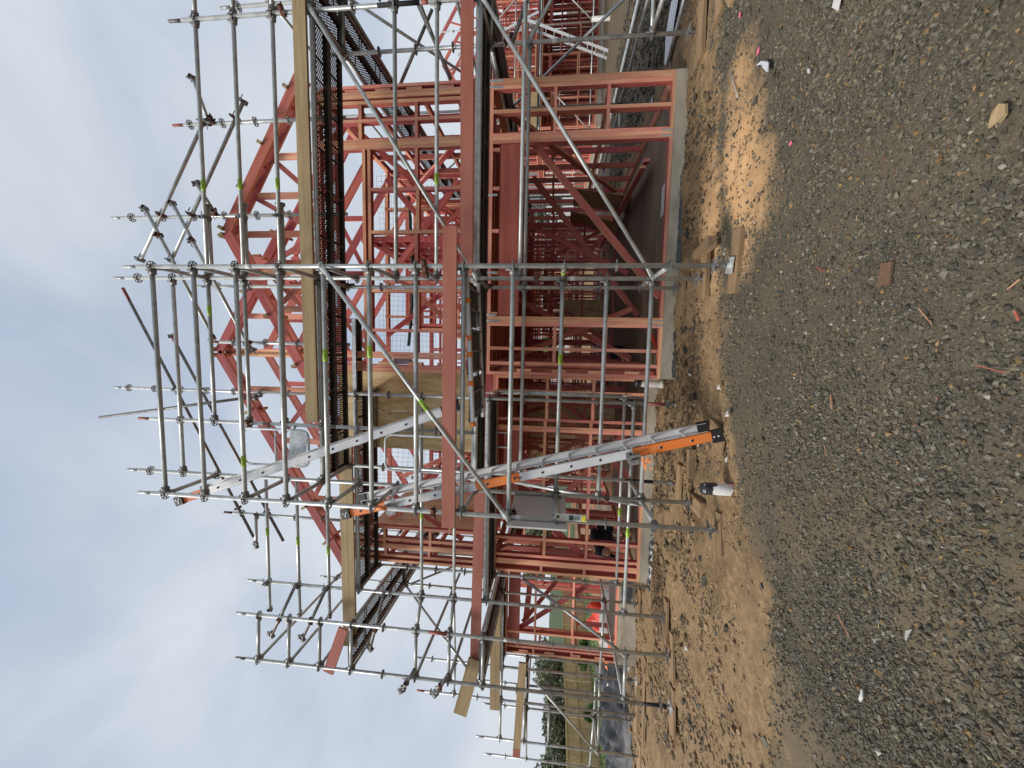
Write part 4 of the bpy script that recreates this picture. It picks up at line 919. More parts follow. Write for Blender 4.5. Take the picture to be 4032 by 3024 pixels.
# ------------------------------------------------------------------ boards lying on the scaffold
def board(label, p, q, t, dd, mk, name='toe_board', cat='board', dz=(0, 0, 1), grp=None):
    Ln = (Vector(p)-Vector(q)).length; me = box_mesh(Ln, t, dd, mk)
    o = put(name, me, None, frame_mtx(p, q, dz)); return tagit(o, label, cat, grp)
board('long tan timber toe board along the upper deck above the garage', (4.75, 4.625, 4.722), (-.985, 4.625, 4.688), .04, .158, 'plank')
board('tan timber toe board at the left end of the upper deck, near the eaves', (-1.35, 5.45, 4.72), (-4.67, 5.45, 4.70), .04, .205, 'plank')
board('dark red board on edge sticking out at the far end of the upper left deck', (-4.28, 5.3, 4.72), (-4.93, 5.2, 4.92), .03, .16, 'redbeam')
board('red primed toe board along the lower deck right of the middle post', (4.75, 4.625, 2.75), (.86, 4.625, 2.72), .03, .145, 'primed')
board('red primed board clamped outside the ladder bay, ending short of the middle post', (1.185, 3.93, 2.732), (-1.91, 3.93, 2.732), .028, .142, 'primed')
board('red primed board along the lower deck left of the ladder', (-1.95, 5.43, 2.68), (-4.66, 5.43, 2.72), .03, .15, 'primed')
board('brown timber plank tilting up past the end of the red board', (-4.62, 5.38, 2.71), (-5.40, 5.25, 2.90), .035, .2, 'plank', 'tilted_plank', 'plank')
board('yellowish timber toe board on the far left lower deck behind the red board', (-4.95, 7.40, 2.70), (-7.39, 7.38, 2.68), .04, .2, 'plank')
board('tan timber toe board at the far left with a red end', (-6.28, 7.36, 2.13), (-8.1, 7.30, 2.20), .04, .15, 'plank')
board('short red board end on the far left platform', (-8.1, 7.30, 2.20), (-8.28, 7.29, 2.205), .042, .15, 'primed')

# ------------------------------------------------------------------ ladders
def rail_mesh(Ln, segs):
    V, F, fm = [], [], []
    for a_, b_, mi in segs:
        n0 = len(F); c_ = (a_+b_)/2-Ln/2; l_ = b_-a_
        box_vf(c_, 0, 0, l_, .004, .094, V, F); box_vf(c_, .013, .045, l_, .03, .005, V, F); box_vf(c_, .013, -.045, l_, .03, .005, V, F); fm += [mi]*(len(F)-n0)
    return from_py('ladder_rail', V, F, [M['alu'], M['orange']], fm)
def ladder(label, near0, near1, far0, far1, segs_near, segs_far, feet=True, cap=True, rung0=.25):
    n0, n1, f0, f1 = map(Vector, (near0, near1, far0, far1))
    th = thing('ladder', label, 'ladder', n0); Ln = (n1-n0).length; x = (n1-n0).normalized(); up = Vector((0, 1, 0)); side = x.cross(up)
    m = frame_mtx(n0, n1, side); mf = frame_mtx(f0, f1, side)
    put('rail', rail_mesh(Ln, segs_near), th, m); put('rail', rail_mesh(Ln, segs_far), th, mf @ Matrix.Scale(-1, 4, (0, 1, 0)))
    d_ = rung0
    while d_ < Ln-.1:
        a_ = n0.lerp(n1, d_/Ln); b_ = f0.lerp(f1, d_/Ln)
        tube('rung', a_+(b_-a_).normalized()*(-.004), b_, th, .016, 'alu', 8)
        put('rung_end', tube_mesh(.006, .013, 'hole', 8), th, axis_mtx(a_-(b_-a_).normalized()*.008, a_-(b_-a_).normalized()*.002)); d_ += .305
    if feet:
        for p in (n0, f0): put('rubber_foot', box_mesh(.11, .05, .125, 'black'), th, frame_mtx(p-x*.04, p+x*.06, side))
        for dx in (.01, .05): put('rivet', tube_mesh(.004, .009, 'galv_bright', 8), th, axis_mtx(n0+x*dx-up*.030, n0+x*dx-up*.026))
    if cap:
        for p in (n1, f1): put('end_cap', box_mesh(.10, .05, .11, 'black'), th, frame_mtx(p-x*.05, p+x*.05, side))
        for dx, ds in ((.0, .02), (-.02, -.02), (.02, -.015), (-.005, .0)): put('rivet', tube_mesh(.004, .009, 'galv_bright', 8), th, axis_mtx(n1+x*dx+side*ds-up*.030, n1+x*dx+side*ds-up*.026))
    return th, n0, n1, f0, f1, x, side
A, nn = 0, 1
L1 = (Vector((-1.93, 4.13, 3.985))-Vector((-.81, 4.0, .05))).length
th, n0, n1, f0, f1, x, side = ladder('aluminium ladder with orange rail ends rising from the ground to the middle deck', (-.81, 4.0, .05), (-1.93, 4.13, 3.985), (-.80, 4.34, .07), (-1.86, 4.48, 3.97),
    [(0, .83, 1), (.83, 2.02, 0), (2.02, 2.52, 1), (2.52, 3.60, 0), (3.60, L1, 1)], [(0, L1, 0)])
p = n0.lerp(n1, .50); o = put('rail_mark', text_mesh('ML-J', .05), th, Matrix((x, side, Vector((0, -1, 0)))).transposed().to_4x4()); m_ = Matrix((x, side, Vector((0, -1, 0)))).transposed().to_4x4(); m_.translation = p-Vector((0, .006, 0)); o.matrix_basis = Matrix.Translation(th.location).inverted() @ m_
for fr in (.205, .86):     # grab hooks and rope of the sliding section
    p = n0.lerp(n1, fr); V, F = [], []; box_vf(0, 0, 0, .09, .05, .05, V, F); box_vf(.05, 0, -.045, .03, .04, .1, V, F); cyl_vf(V, F, -.07, .07, .018, 8, -.01, -.06)
    put('rung_hook', from_py('rung_hook', V, F, M['galv_dull']), th, frame_mtx(p-x*.05-side*.0, p+x*.05, side) @ Matrix.Translation((0, -.03, .08)))
V, F = [], []
for i in range(14): box_vf(random.uniform(-.05, .05), random.uniform(-.03, .03), random.uniform(-.05, .05), random.uniform(.02, .07), .012, .012, V, F)
put('rope_knot', from_py('rope_knot', V, F, M['orangebag']), th, Matrix.Translation(n0.lerp(n1, .19)+Vector((-.10, -.05, -.08))))
L2 = (Vector((-1.90, 4.12, 6.08))-Vector((-.70, 4.2, 2.82))).length
ladder('upper aluminium ladder with an orange top end, leaning from middle deck to top rails', (-.70, 4.20, 2.82), (-1.90, 4.12, 6.08), (-.70, 4.54, 2.82), (-1.88, 4.46, 6.06),
    [(0, L2-.42, 0), (L2-.34, L2, 1)], [(0, L2, 0)], feet=True, cap=True, rung0=.2)

# ------------------------------------------------------------------ things on the scaffold
pn = put('grey_board', box_mesh(.61, .018, .86, 'greypanel'), None, frame_mtx((-1.80, 4.25, 1.495), (-1.80, 4.25, 2.10), (0, 1, 0))); tagit(pn, 'grey rectangular board hung behind the left post of the ladder bay', 'board')
tg = thing('scaffold_tag', 'cream scaffold inspection tag with a green and yellow card clipped to the left post', 'tag', (-1.70, 3.93, 1.45))
fx = -1.71; fy = 3.925
V, F = [], []; n = 16
for rr in (.02, .038):
    for i in range(n): a = 2*math.pi*i/n; V.append((fx+rr*math.cos(a), fy, 1.585+rr*math.sin(a)))
F = [(i, (i+1) % n, n+(i+1) % n, n+i) for i in range(n)]; b_ = len(V)
V += [(q[0], fy+.004, q[2]) for q in V]; F += [(b_+i+n, b_+(i+1) % n+n, b_+(i+1) % n, b_+i) for i in range(n)]
box_vf(fx, fy+.002, 1.42, .076, .005, .262, V, F); put('tag_holder', from_py('tag_holder', V, F, M['cream']), tg)
put('tag_card', box_mesh(.064, .002, .19, 'white'), tg, Matrix.Translation((fx, fy-.003, 1.405)))
put('green_panel', box_mesh(.05, .001, .045, 'darkgreen'), tg, Matrix.Translation((fx, fy-.005, 1.45)))
put('yellow_panel', box_mesh(.062, .001, .038, 'yellow'), tg, Matrix.Translation((fx, fy-.005, 1.325)))
for i in range(5): put('print_line', box_mesh(.04, .001, .004, 'ink'), tg, Matrix.Translation((fx, fy-.006, 1.415-.012*i)))
for i in range(5): put('print_line', box_mesh(.008, .001, .006, 'ink'), tg, Matrix.Translation((fx-.026+.013*i, fy-.006, 1.302)))
tube('tag_wire', (fx, fy, 1.62), (-1.765, 3.95, 1.66), tg, .003, 'galv_bright')
for (x, y, z) in ((-1.765, Y0, 1.95), (-1.765, Y1, 1.5), (XA, Y2, 2.0), (XG1, YG1, 2.2), (XA, Y1, 1.45), (XA, Y0, 4.9), (XE, Y2, 1.75)): put('sticker', tube_mesh(.07, .0252, 'sticker'), sc, axis_mtx((x, y, z), (x, y, z+.07)))

# ------------------------------------------------------------------ worker bending down inside the frame
def skin_chain(name, pts, edges, parent, mk, sub=2, root=0):
    me = bpy.data.meshes.new(name); me.from_pydata([p[:3] for p in pts], edges, []); me.materials.append(M[mk])
    o = put(name, me, parent); sk = o.modifiers.new('skin', 'SKIN'); sv = me.skin_vertices[0].data
    for i, p in enumerate(pts): r = p[3]; sv[i].radius = (r, r) if not isinstance(r, tuple) else r
    sv[root].use_root = True; sm = o.modifiers.new('s', 'SUBSURF'); sm.levels = sub; sm.render_levels = sub
    dg = bpy.context.evaluated_depsgraph_get(); m2 = bpy.data.meshes.new_from_object(o.evaluated_get(dg)); o.modifiers.clear(); o.data = m2
    m2.polygons.foreach_set('use_smooth', [True]*len(m2.polygons)); m2.materials.clear(); m2.materials.append(M[mk]); return o
pw = thing('person', 'person in a navy hooded top and dark shorts bending down inside the frame', 'person', (-3.0, 6.75, .22))
px_, py_ = -3.02, 6.74
hip = (px_-.02, py_, .93); J = dict(pel=(px_, py_, .86, .12), wa=(px_-.10, py_, .95, .115), ch=(px_-.30, py_-.02, .98, .13), nk=(px_-.42, py_-.04, .86, .06), hd=(px_-.47, py_-.05, .76, .085), hb=(px_-.47, py_-.07, .67, .07))
P = [J['pel'], J['wa'], J['ch'], J['nk'], J['hd'], J['hb'],
     (px_+.02, py_-.09, .80, .085), (px_-.05, py_-.10, .52, .055), (px_+.03, py_-.10, .30, .04), (px_-.06, py_-.11, .25, .035),
     (px_+.02, py_+.09, .80, .085), (px_-.08, py_+.12, .52, .055), (px_+.02, py_+.14, .30, .04), (px_-.07, py_+.14, .25, .035),
     (px_-.33, py_-.17, .90, .055), (px_-.33, py_-.22, .68, .04), (px_-.42, py_-.20, .50, .03),
     (px_-.33, py_+.15, .90, .055), (px_-.36, py_+.2, .68, .04), (px_-.46, py_+.14, .50, .03)]
Eg = [(0, 1), (1, 2), (2, 3), (3, 4), (4, 5), (0, 6), (6, 7), (7, 8), (8, 9), (0, 10), (10, 11), (11, 12), (12, 13), (2, 14), (14, 15), (15, 16), (2, 17), (17, 18), (18, 19)]
skin_chain('body', P, Eg, pw, 'skin')
for s_ in (16, 19):
    hx, hy, hz, _ = P[s_]
    for k in range(5):
        a = -.03+.015*k; skin_chain('finger', [(hx, hy+a*.8, hz-.01, .012), (hx-.02, hy+a, hz-.055, .010), (hx-.01, hy+a, hz-(.085 if k != 0 else .06), .008)], [(0, 1), (1, 2)], pw, 'skin', 1)
gr = lambda p, r: (p[0], p[1], p[2], r)
skin_chain('hooded_top', [gr(P[0], .14), gr(P[1], .15), gr(P[2], .165), gr(P[3], .10), (px_-.46, py_-.04, .80, .115), gr(P[14], .075), gr(P[15], .06), (px_-.40, py_-.2, .55, .045), gr(P[17], .075), gr(P[18], .06), (px_-.44, py_+.15, .55, .045)],
           [(0, 1), (1, 2), (2, 3), (3, 4), (2, 5), (5, 6), (6, 7), (2, 8), (8, 9), (9, 10)], pw, 'navy')
skin_chain('shorts', [gr(P[0], .145), gr(P[6], .11), (px_-.03, py_-.1, .56, .082), gr(P[10], .11), (px_-.06, py_+.12, .56, .082)], [(0, 1), (1, 2), (0, 3), (3, 4)], pw, 'navy')
for dy in (-.10, .14):
    skin_chain('sock', [(px_+.03, py_+dy, .40, .048), (px_+.03, py_+dy, .31, .046)], [(0, 1)], pw, 'white', 1)
    skin_chain('boot', [(px_+.03, py_+dy, .33, .055), (px_+.02, py_+dy, .265, .055), (px_-.10, py_+dy-.01, .262, .042)], [(0, 1), (1, 2)], pw, 'boot', 1, 1)

pw.location = (-3.27, 7.0, .215); pw.rotation_euler.z = R(62); pw.scale = (.92, .92, .90)
# ------------------------------------------------------------------ things on the ground
def gz(x, y): return float(ground_h(np.array([x]), np.array([y]))[0])
def sole(label, x, y, L_, w_, h_, ang, lift=0, mk='sole', grp=None, tilt=0, name='sole_board'):
    V, F = [], []; box_vf(0, 0, 0, L_, w_, h_, V, F); bm = bmesh.new(); me = from_py(name, V, F, M[mk]); bm.from_mesh(me); bmesh.ops.bevel(bm, geom=bm.edges[:], offset=.003, segments=1, affect='EDGES'); bm.to_mesh(me); bm.free()
    z = max(gz(x, y), gz(x+L_*.4*math.cos(ang), y+L_*.4*math.sin(ang)), gz(x-L_*.4*math.cos(ang), y-L_*.4*math.sin(ang)))
    o = put(name, me, None, Matrix.Translation((x, y, z+h_/2-.008+lift)) @ Matrix.Rotation(ang, 4, 'Z') @ Matrix.Rotation(tilt, 4, 'Y')); return tagit(o, label, 'timber board', grp)
sole('thick brown sole board on the stone edge under the right front jack', .84, 3.95, .58, .17, .045, -.08)
sole('weathered timber block lying askew toward the slab near the right front jack', 1.09, 4.83, .95, .10, .09, 1.42+.25)
sole('brown sole board behind the right front jack on the earth', .86, 4.66, .55, .17, .045, .1)
sole('thin brown board against the slab below the middle posts', .75, 5.33, .62, .16, .04, .05)
sole('half buried sole board under the left front jack', -1.79, 3.98, .40, .16, .04, .2, -.012)
sole('dark timber block behind the left front jack', -1.75, 4.62, .42, .17, .06, 1.6)
sole('pale timber block propped beside the drain pipe foot of the ladder', -1.32, 4.78, .34, .09, .09, .1)
sole('brown sole board under the ladder feet', -.85, 4.20, .42, .24, .03, 1.35, -.01)
sole('sole board under the corner post where the house steps back', -1.72, 5.25, .5, .15, .04, .0)
for lab, x, y, a in (('sole board under the inner post at the left corner of the middle slab', XG, YN-.02, .05), ('tan sole board under the outer post by the left slab corner', XG-.05, YM, .12), ('tan sole board under the post carrying the brown plank end', XG1, YG1, .25), ('long tan sole board nearest the left picture edge under its post', XH-.05, YH, .2),
    ('sole board below the first post of the side return on the left', XH, 7.42, .1), ('sole board beneath the leftmost scaffold post', -8.1, 7.4, .05), ('sole board beneath the paired far left posts', -7.3, 7.5, .08), ('sole board beneath the far left inner post', -6.62, 7.6, .1)):
    sole(lab, x, y, .62, .2, .035, a, -.0)
sole('tan board on the ground under the right hand outer post', 3.87, 4.72, .7, .2, .04, .12); sole('brown board on the ground by the right corner of the slab', 3.8, 5.2, .75, .2, .04, .06); sole('timber board lying at the top right edge of the earth', 3.62, 4.5, .5, .12, .05, .6)
sole('thin pale board lying on the far left earth before the black sheet', -6.4, 6.9, 1.6, .12, .02, .1); sole('long thin board by the far left posts', -8.6, 6.9, 1.9, .15, .025, .05); sole('split plank on the earth left of the long sole board', -5.5, 5.0, .8, .12, .03, -.3, .01, tilt=.05)
# drain pipes
def pipe(name, label, x, y, z0, z1, r, mk, tapetop=True):
    th = thing(name, label, 'pipe', (x, y, z0)); V, F = [], []; n = 20
    for rr, za, zb_ in ((r, z0, z1), (r-.004, z0, z1)):
        for z in (za, zb_):
            for i in range(n): a = 2*math.pi*i/n; V.append((x+rr*math.cos(a), y+rr*math.sin(a), z))
    F = [(i, (i+1) % n, n+(i+1) % n, n+i) for i in range(n)]+[(2*n+i, 3*n+i, 3*n+(i+1) % n, 2*n+(i+1) % n) for i in range(n)]+[(n+i, n+(i+1) % n, 3*n+(i+1) % n, 3*n+i) for i in range(n)]
    put('pipe_body', shade(from_py('pipe_body', V, F, M[mk])), th)
    if tapetop:
        V, F = [], []; m_ = 6
        for k in range(m_):
            f_ = k/(m_-1); z = z1-.07+f_*.085; rr = (r+.004)*(1-.12*max(0, f_-.6)/.4)
            for i in range(n): a = 2*math.pi*i/n; q = rr+rng.uniform(-.003, .003); V.append((x+q*math.cos(a), y+q*math.sin(a), z-(.05*(i % 9 < 3) if k == 0 else 0)))
        F = [(k*n+i, k*n+(i+1) % n, (k+1)*n+(i+1) % n, (k+1)*n+i) for k in range(m_-1) for i in range(n)]; b_ = len(V); V.append((x, y, z1+.012)); F += [((m_-1)*n+i, (m_-1)*n+(i+1) % n, b_) for i in range(n)]
        put('tape_wrap', from_py('tape_wrap', V, F, M['dpm'], smooth=True), th)
    return th
pipe('drain_pipe', 'white plastic drain stub capped with black tape on the edge of the stone', -1.31, 3.87, -.06, .21, .055, 'white')
p_ = pipe('waste_pipe', 'grey pipe stub with a white collar against the slab corner', -.49, 6.02, .0, .46, .052, 'greypanel'); put('collar', tube_mesh(.09, .060, 'white', 16), p_, axis_mtx((-.49, 6.02, .03), (-.49, 6.02, .12)))
pipe('drain_pipe', 'white pipe stub standing on the earth by the neighbouring frame', 12.2, 16.0, -.1, .70, .085, 'white', False)
tagit(tube('reinforcing_rod', (-.15, 5.95, .10), (.25, 5.86, .32), None, .03, 'redtarp'), 'orange capped bar lying at the slab step', 'bar')
# crinkled black sheet along slab feet
def crinkle(name, label, p0, p1, h_, wob, mk, nx_=60, nz_=5, out=.05, cat='plastic sheet', jag=.4):
    p0, p1 = Vector(p0), Vector(p1); d_ = p1-p0; nrm = Vector((d_.y, -d_.x, 0)).normalized(); V, F = [], []
    for i in range(nx_+1):
        for j in range(nz_+1):
            f_ = j/nz_; hh = h_*(1-jag*abs(mnoise.noise((i*.35, 3.1+p0.x, 0)))*1.5)
            q = p0+d_*(i/nx_)+Vector((0, 0, hh*(1-f_)))+nrm*(out*f_+wob*mnoise.noise((i*.55, j*.9, p0.x)))
            V.append(tuple(q))
    F = [(i*(nz_+1)+j, (i+1)*(nz_+1)+j, (i+1)*(nz_+1)+j+1, i*(nz_+1)+j+1) for i in range(nx_) for j in range(nz_)]
    o = put(name, from_py(name, V, F, M[mk], smooth=True)); return tagit(o, label, cat)
crinkle('damp_proof_sheet', 'wrinkled black damp proof sheet showing under the middle slab edge', (-3.72, 6.19, .02), (-.45, 6.19, .02), .085, .03, 'dpm', 110)
crinkle('damp_proof_sheet', 'ragged black sheet edge under the right slab, between the lane sand and the garage', (1.1, 5.594, .045), (2.3, 5.594, .045), .06, .012, 'dpm', 40, out=.03)
crinkle('damp_proof_sheet', 'torn dark sheet scraps under the left end of the garage slab', (-.36, 5.594, .03), (.5, 5.594, .03), .05, .012, 'dpm', 30, out=.02, jag=.8)
crinkle('damp_proof_sheet', 'black sheet wrapped on the far left slab edge', (-5.1, 7.83, -.02), (-4.1, 7.83, -.02), .2, .02, 'dpm', 30, out=.03, jag=.1)
def heap(name, label, cx, cy, rx, ry, h_, mk, cat, z0=None, n=34, seed=0, ridge=.4):
    V, F = [], []
    for i in range(n+1):
        for j in range(n+1):
            u_, v_ = i/n*2-1, j/n*2-1; x, y = cx+rx*u_, cy+ry*v_; rr = max(abs(u_), abs(v_))**2*.5+(u_*u_+v_*v_)*.5
            f_ = max(0, 1-rr**1.3); z = (z0 if z0 is not None else gz(x, y))+h_*f_**.6*(.55+ridge*mnoise.noise((x*1.6+seed, y*1.6, 0))+.45*abs(mnoise.noise((x*2.3+y*1.2+seed, y*.8, 2)))+.07*mnoise.noise((x*9, y*4, seed)))
            V.append((x, y, z-.01))
    F = [(i*(n+1)+j, (i+1)*(n+1)+j, (i+1)*(n+1)+j+1, i*(n+1)+j+1) for i in range(n) for j in range(n)]
    return tagit(put(name, from_py(name, V, F, M[mk], smooth=True)), label, cat)
heap('polythene_heap', 'large glossy black and grey polythene sheet heaped on the earth at the far left', -10.0, 9.6, 2.2, 1.5, .75, 'tarp', 'plastic sheet', n=60)
heap('polythene_heap', 'smaller black polythene bundle right of the large heap beside the orange bag', -8.9, 10.2, .9, .7, .55, 'dpm', 'plastic sheet', seed=4)
heap('polythene_heap', 'black polythene trailing on the grass at the far left edge', -12.8, 10.3, 1.3, 1.2, .6, 'tarp', 'plastic sheet', seed=9)
heap('orange_bag', 'bright orange fabric bag dropped at the far left slab corner', -8.1, 10.0, .42, .4, .55, 'orangebag', 'bag', seed=2, n=22)
heap('orange_sheet', 'red orange plastic sheet heaped behind the far left frame', -6.95, 9.9, .62, .4, .85, 'redtarp', 'plastic sheet', z0=.0, seed=5)
heap('white_bundle', 'white and black bundle lying under the orange sheet', -6.6, 9.3, .8, .25, .28, 'white', 'bundle', z0=.22, seed=8, n=20)
# stacked offcuts and boxes inside
for i in range(11):
    x, y = -.02-.045*(i % 4)*1.9, 8.0+.12*(i//4)
    o = put('timber_offcut', box_mesh(.09, .5, .045, 'frame'), None, Matrix.Translation((x-.1, y, .245+.046*(i//4))) @ Matrix.Rotation(random.uniform(-.2, .2), 4, 'Z')); tagit(o, 'short pink pine offcut in the small stack on the slab behind the left garage panel', 'offcut', 'pine offcuts stacked behind the garage panel')
tagit(put('blue_toolbox', box_mesh(.3, .2, .22, 'navy'), None, Matrix.Translation((-.05, 8.9, .33))), 'dark blue box standing behind the offcut stack on the slab', 'box')
for i, (x, y, w_, h_, a, lab) in enumerate(((3.2, 9.0, .02, 1.15, .15, 'brown sheet panel leaning on the right garage wall, nearest the opening'), (3.1, 10.2, .02, 1.2, .25, 'brown sheet panel leaning on the right garage wall, further in'))):
    tagit(put('sheet_panel', box_mesh(w_, .95, h_, 'sole'), None, Matrix.Translation((x, y, .22+h_/2)) @ Matrix.Rotation(a, 4, 'Y')), lab, 'panel')
V = [(-.14, 5.72, 4.11), (-.12, 5.72, 3.84), (-.27, 5.70, 3.75), (-.28, 5.70, 4.05)]; V += [(a, b+.012, c) for a, b, c in V]
tagit(put('lilac_sheet', from_py('lilac_sheet', V, [(0, 1, 2, 3), (7, 6, 5, 4), (0, 4, 5, 1), (1, 5, 6, 2), (2, 6, 7, 3), (3, 7, 4, 0)], M['lilac'])), 'pale lilac sheet propped in the upper frame beside the plywood', 'sheet')
tagit(put('white_paper', box_mesh(.42, .16, .004, 'white'), None, Matrix.Translation((2.1, 5.95, .226))), 'white sheet of paper lying on the garage floor behind the bottom plate', 'paper')
# safety net inside the upper floor
V, F = [], []
def strand(a, b, r=.0022):
    a, b = Vector(a), Vector(b); x = (b-a).normalized(); s_ = Vector((0, 1, 0)) if abs(x.y) < .9 else Vector((0, 0, 1)); y_ = x.cross(s_).normalized(); q = len(V)
    for p in (a, b):
        for k in range(3): an = 2.09*k; V.append(tuple(p+y_*r*math.cos(an)+y_.cross(x)*r*math.sin(an)))
    F.extend([(q+i, q+(i+1) % 3, q+3+(i+1) % 3, q+3+i) for i in range(3)])
NX, NZ = 34, 13
def npt(i, j, x0, x1, y0, z0, z1, sd): return (x0+(x1-x0)*i/NX+.012*mnoise.noise((i*.5, j*.5, sd)), y0+.12*mnoise.noise((i*.15, j*.2, sd)), z0+(z1-z0)*j/NZ-.06*math.sin(math.pi*i/NX)*(j/NZ)+.012*mnoise.noise((i*.4, j*.6, sd+3)))
nets = []
for (x0, x1, y0, z0, z1, sd, lab) in ((-.1, 3.3, 7.75, 4.05, 5.25, 1, 'black safety net of square mesh hung across the upper floor behind the garage gable'), (-3.5, -.6, 7.4, 3.6, 5.15, 5, 'black safety net hung behind the left upper window opening'), (-.1, 3.3, 8.6, 3.0, 4.0, 8, 'lower black safety net behind the upper garage studs')):
    V, F = [], []
    g_ = [[npt(i, j, x0, x1, y0, z0, z1, sd) for j in range(NZ+1)] for i in range(NX+1)]
    for i in range(NX+1):
        for j in range(NZ+1):
            if i < NX: strand(g_[i][j], g_[i+1][j])
            if j < NZ: strand(g_[i][j], g_[i][j+1])
    tagit(put('safety_net', from_py('safety_net', V, F, M['net'])), lab, 'net')
def rope(label, pts, r, mk='greenrope', name='net_edge_roll', cat='net roll'):
    V, F = [], []; n = 8
    for k, p in enumerate(pts):
        p = Vector(p); a = Vector(pts[max(0, k-1)]); b_ = Vector(pts[min(len(pts)-1, k+1)]); x = (b_-a).normalized(); s_ = Vector((0, 0, 1)) if abs(x.z) < .9 else Vector((0, 1, 0)); y_ = x.cross(s_).normalized(); z_ = x.cross(y_)
        rr = r*(1+.35*mnoise.noise((k*.7, r, 0)))
        for i in range(n): an = 2*math.pi*i/n; V.append(tuple(p+y_*rr*math.cos(an)+z_*rr*math.sin(an)))
    F = [(k*n+i, k*n+(i+1) % n, (k+1)*n+(i+1) % n, (k+1)*n+i) for k in range(len(pts)-1) for i in range(n)]
    return tagit(put(name, from_py(name, V, F, M[mk], smooth=True)), label, cat)
rope('dark green net roll slung across the upper floor behind the garage gable', [(3.0-.15*i, 8.0, 4.72-.10*math.sin(i/20*3.14)+.02*mnoise.noise((i*.9, 0, 0))) for i in range(21)], .035)
rope('dark green netting bunched on the upper floor behind the wall studs', [(2.2-.12*i, 6.9, 2.93+.04*mnoise.noise((i*.9, 5, 0))) for i in range(20)], .05)

# litter
def flat_bit(name, label, x, y, pts, mk, cat='litter', grp=None, h_=.006, lift=.012, curl=.0):
    z = gz(x, y)+lift; n = len(pts); V = [(x+a, y+b, z+curl*mnoise.noise((a*40, b*40, x))*1.0+curl*.5) for a, b in pts]; V += [(a, b, c+h_) for a, b, c in V]
    F = [tuple(range(n-1, -1, -1)), tuple(range(n, 2*n))]+[(i, (i+1) % n, n+(i+1) % n, n+i) for i in range(n)]
    return tagit(put(name, from_py(name, V, F, M[mk])), label, cat, grp)
def diamond(a, b, r=.4): ca, sa = math.cos(r), math.sin(r); return [(p*ca-q*sa, p*sa+q*ca) for p, q in ((a, 0), (.2*a, b), (-a, .1*b), (-.1*a, -b))]
flat_bit('plastic_strip', 'long crumpled clear plastic strip on the stone at the upper right', 2.29, 3.58, [(-.10, -.09), (-.02, -.075), (.03, -.02), (.075, .05), (.10, .14), (.06, .07), (.0, .02), (-.07, -.04)], 'bluewhite', curl=.04, lift=.02)
flat_bit('black_scrap', 'small black scrap at the end of the clear plastic strip', 2.17, 3.50, diamond(.035, .012, .8), 'dpm')
for x, y, s_, lab in ((2.54, 3.777, .03, 'pink square scrap above the clear plastic strip'), (3.13, 4.17, .028, 'pink scrap near the right edge of the lane'), (1.5, 3.167, .02, 'pink square scrap below the sand patch'), (.66, 3.95, .015, 'tiny pink scrap beside the right front sole board'), (1.05, 4.0, .02, 'pink scrap by the end of the timber block'), (-1.25, 3.84, .012, 'tiny pink scrap by the white drain stub')):
    flat_bit('pink_scrap', lab, x, y, diamond(s_, s_*.8, x), 'hotpink', h_=.004, lift=.018)
flat_bit('white_chip', 'white triangular plastic chip on the stone left of the clear strip', 1.892, 3.025, diamond(.03, .012, .5), 'white', lift=.018)
flat_bit('bark_piece', 'pale leaf shaped bark piece at the bottom right of the lane', .90, 1.74, [(-.036, -.013), (-.013, -.03), (.026, -.023), (.04, .0), (.02, .023), (-.007, .02), (-.033, .026), (-.023, .007)], 'plank', curl=.015, h_=.01, lift=.02)
tagit(tube('steel_rod', (2.75, 4.35, gz(2.75, 4.35)+.025), (2.4, 4.17, gz(2.4, 4.17)+.022), None, .005, 'galv'), 'thin straight steel rod lying on the stone near the slab', 'rod')
V, F = [], []; box_vf(0, 0, 0, .115, .062, .005, V, F)
for i in range(16): box_vf(-.054+.0072*i, -.037, 0, .0035, .014, .004, V, F)
tagit(put('ribbed_board', from_py('ribbed_board', V, F, M['redbrown']), None, Matrix.Translation((.41, 2.23, gz(.41, 2.23)+.014)) @ Matrix.Rotation(-.05, 4, 'Z') @ Matrix.Rotation(.12, 4, 'X')), 'brown toothed board offcut lying flat on the middle of the lane', 'board offcut')
def stick(label, p, q, r, mk='splinter', name='stick'): 
    z = max(gz(*p), gz(*q))+.018; V, F = [], []; Ln = math.dist(p, q); box_vf(0, 0, 0, Ln, r*2, r*1.4, V, F); me = from_py(name, V, F, M[mk]); return tagit(put(name, me, None, frame_mtx((*p, z), (*q, z+.004), (0, 0, 1))), label, 'stick')
stick('thin reddish stick near the bottom centre of the lane', (-.03, 1.755), (-.055, 1.64), .0018, 'redbeam'); stick('pale thin twig left of the toothed board', (.22, 2.03), (.14, 1.95), .0018)
stick('pair of pale splinters at the bottom edge of the lane', (.25, 1.66), (.28, 1.62), .002); stick('pale broken splinter bundle in the middle of the lane', (-.24, 2.53), (-.32, 2.50), .0035); stick('pale short stick below the ladder', (-.55, 2.55), (-.60, 2.52), .0025); stick('reddish pointed sliver near the bottom edge', (.17, 1.635), (.135, 1.615), .004, 'redbeam')
stick('fine pale twig at the lower left of the lane', (-1.5, 2.35), (-1.55, 2.25), .002); stick('thin pink stick above the toothed board', (.55, 2.75), (.50, 2.66), .003, 'redbeam')
flat_bit('white_strip', 'curved white plastic strip on the lower left of the lane', -1.785, 2.121, [(-.035, -.012), (.0, -.026), (.03, -.012), (.034, -.004), (.0, -.012), (-.028, -.002)], 'white', lift=.02, curl=.02)
flat_bit('white_strip', 'grey white crumpled plastic bit left of centre on the lane', -1.273, 1.889, [(-.028, .0), (.0, -.012), (.032, -.008), (.014, .008), (-.014, .008)], 'white', lift=.02, curl=.02)
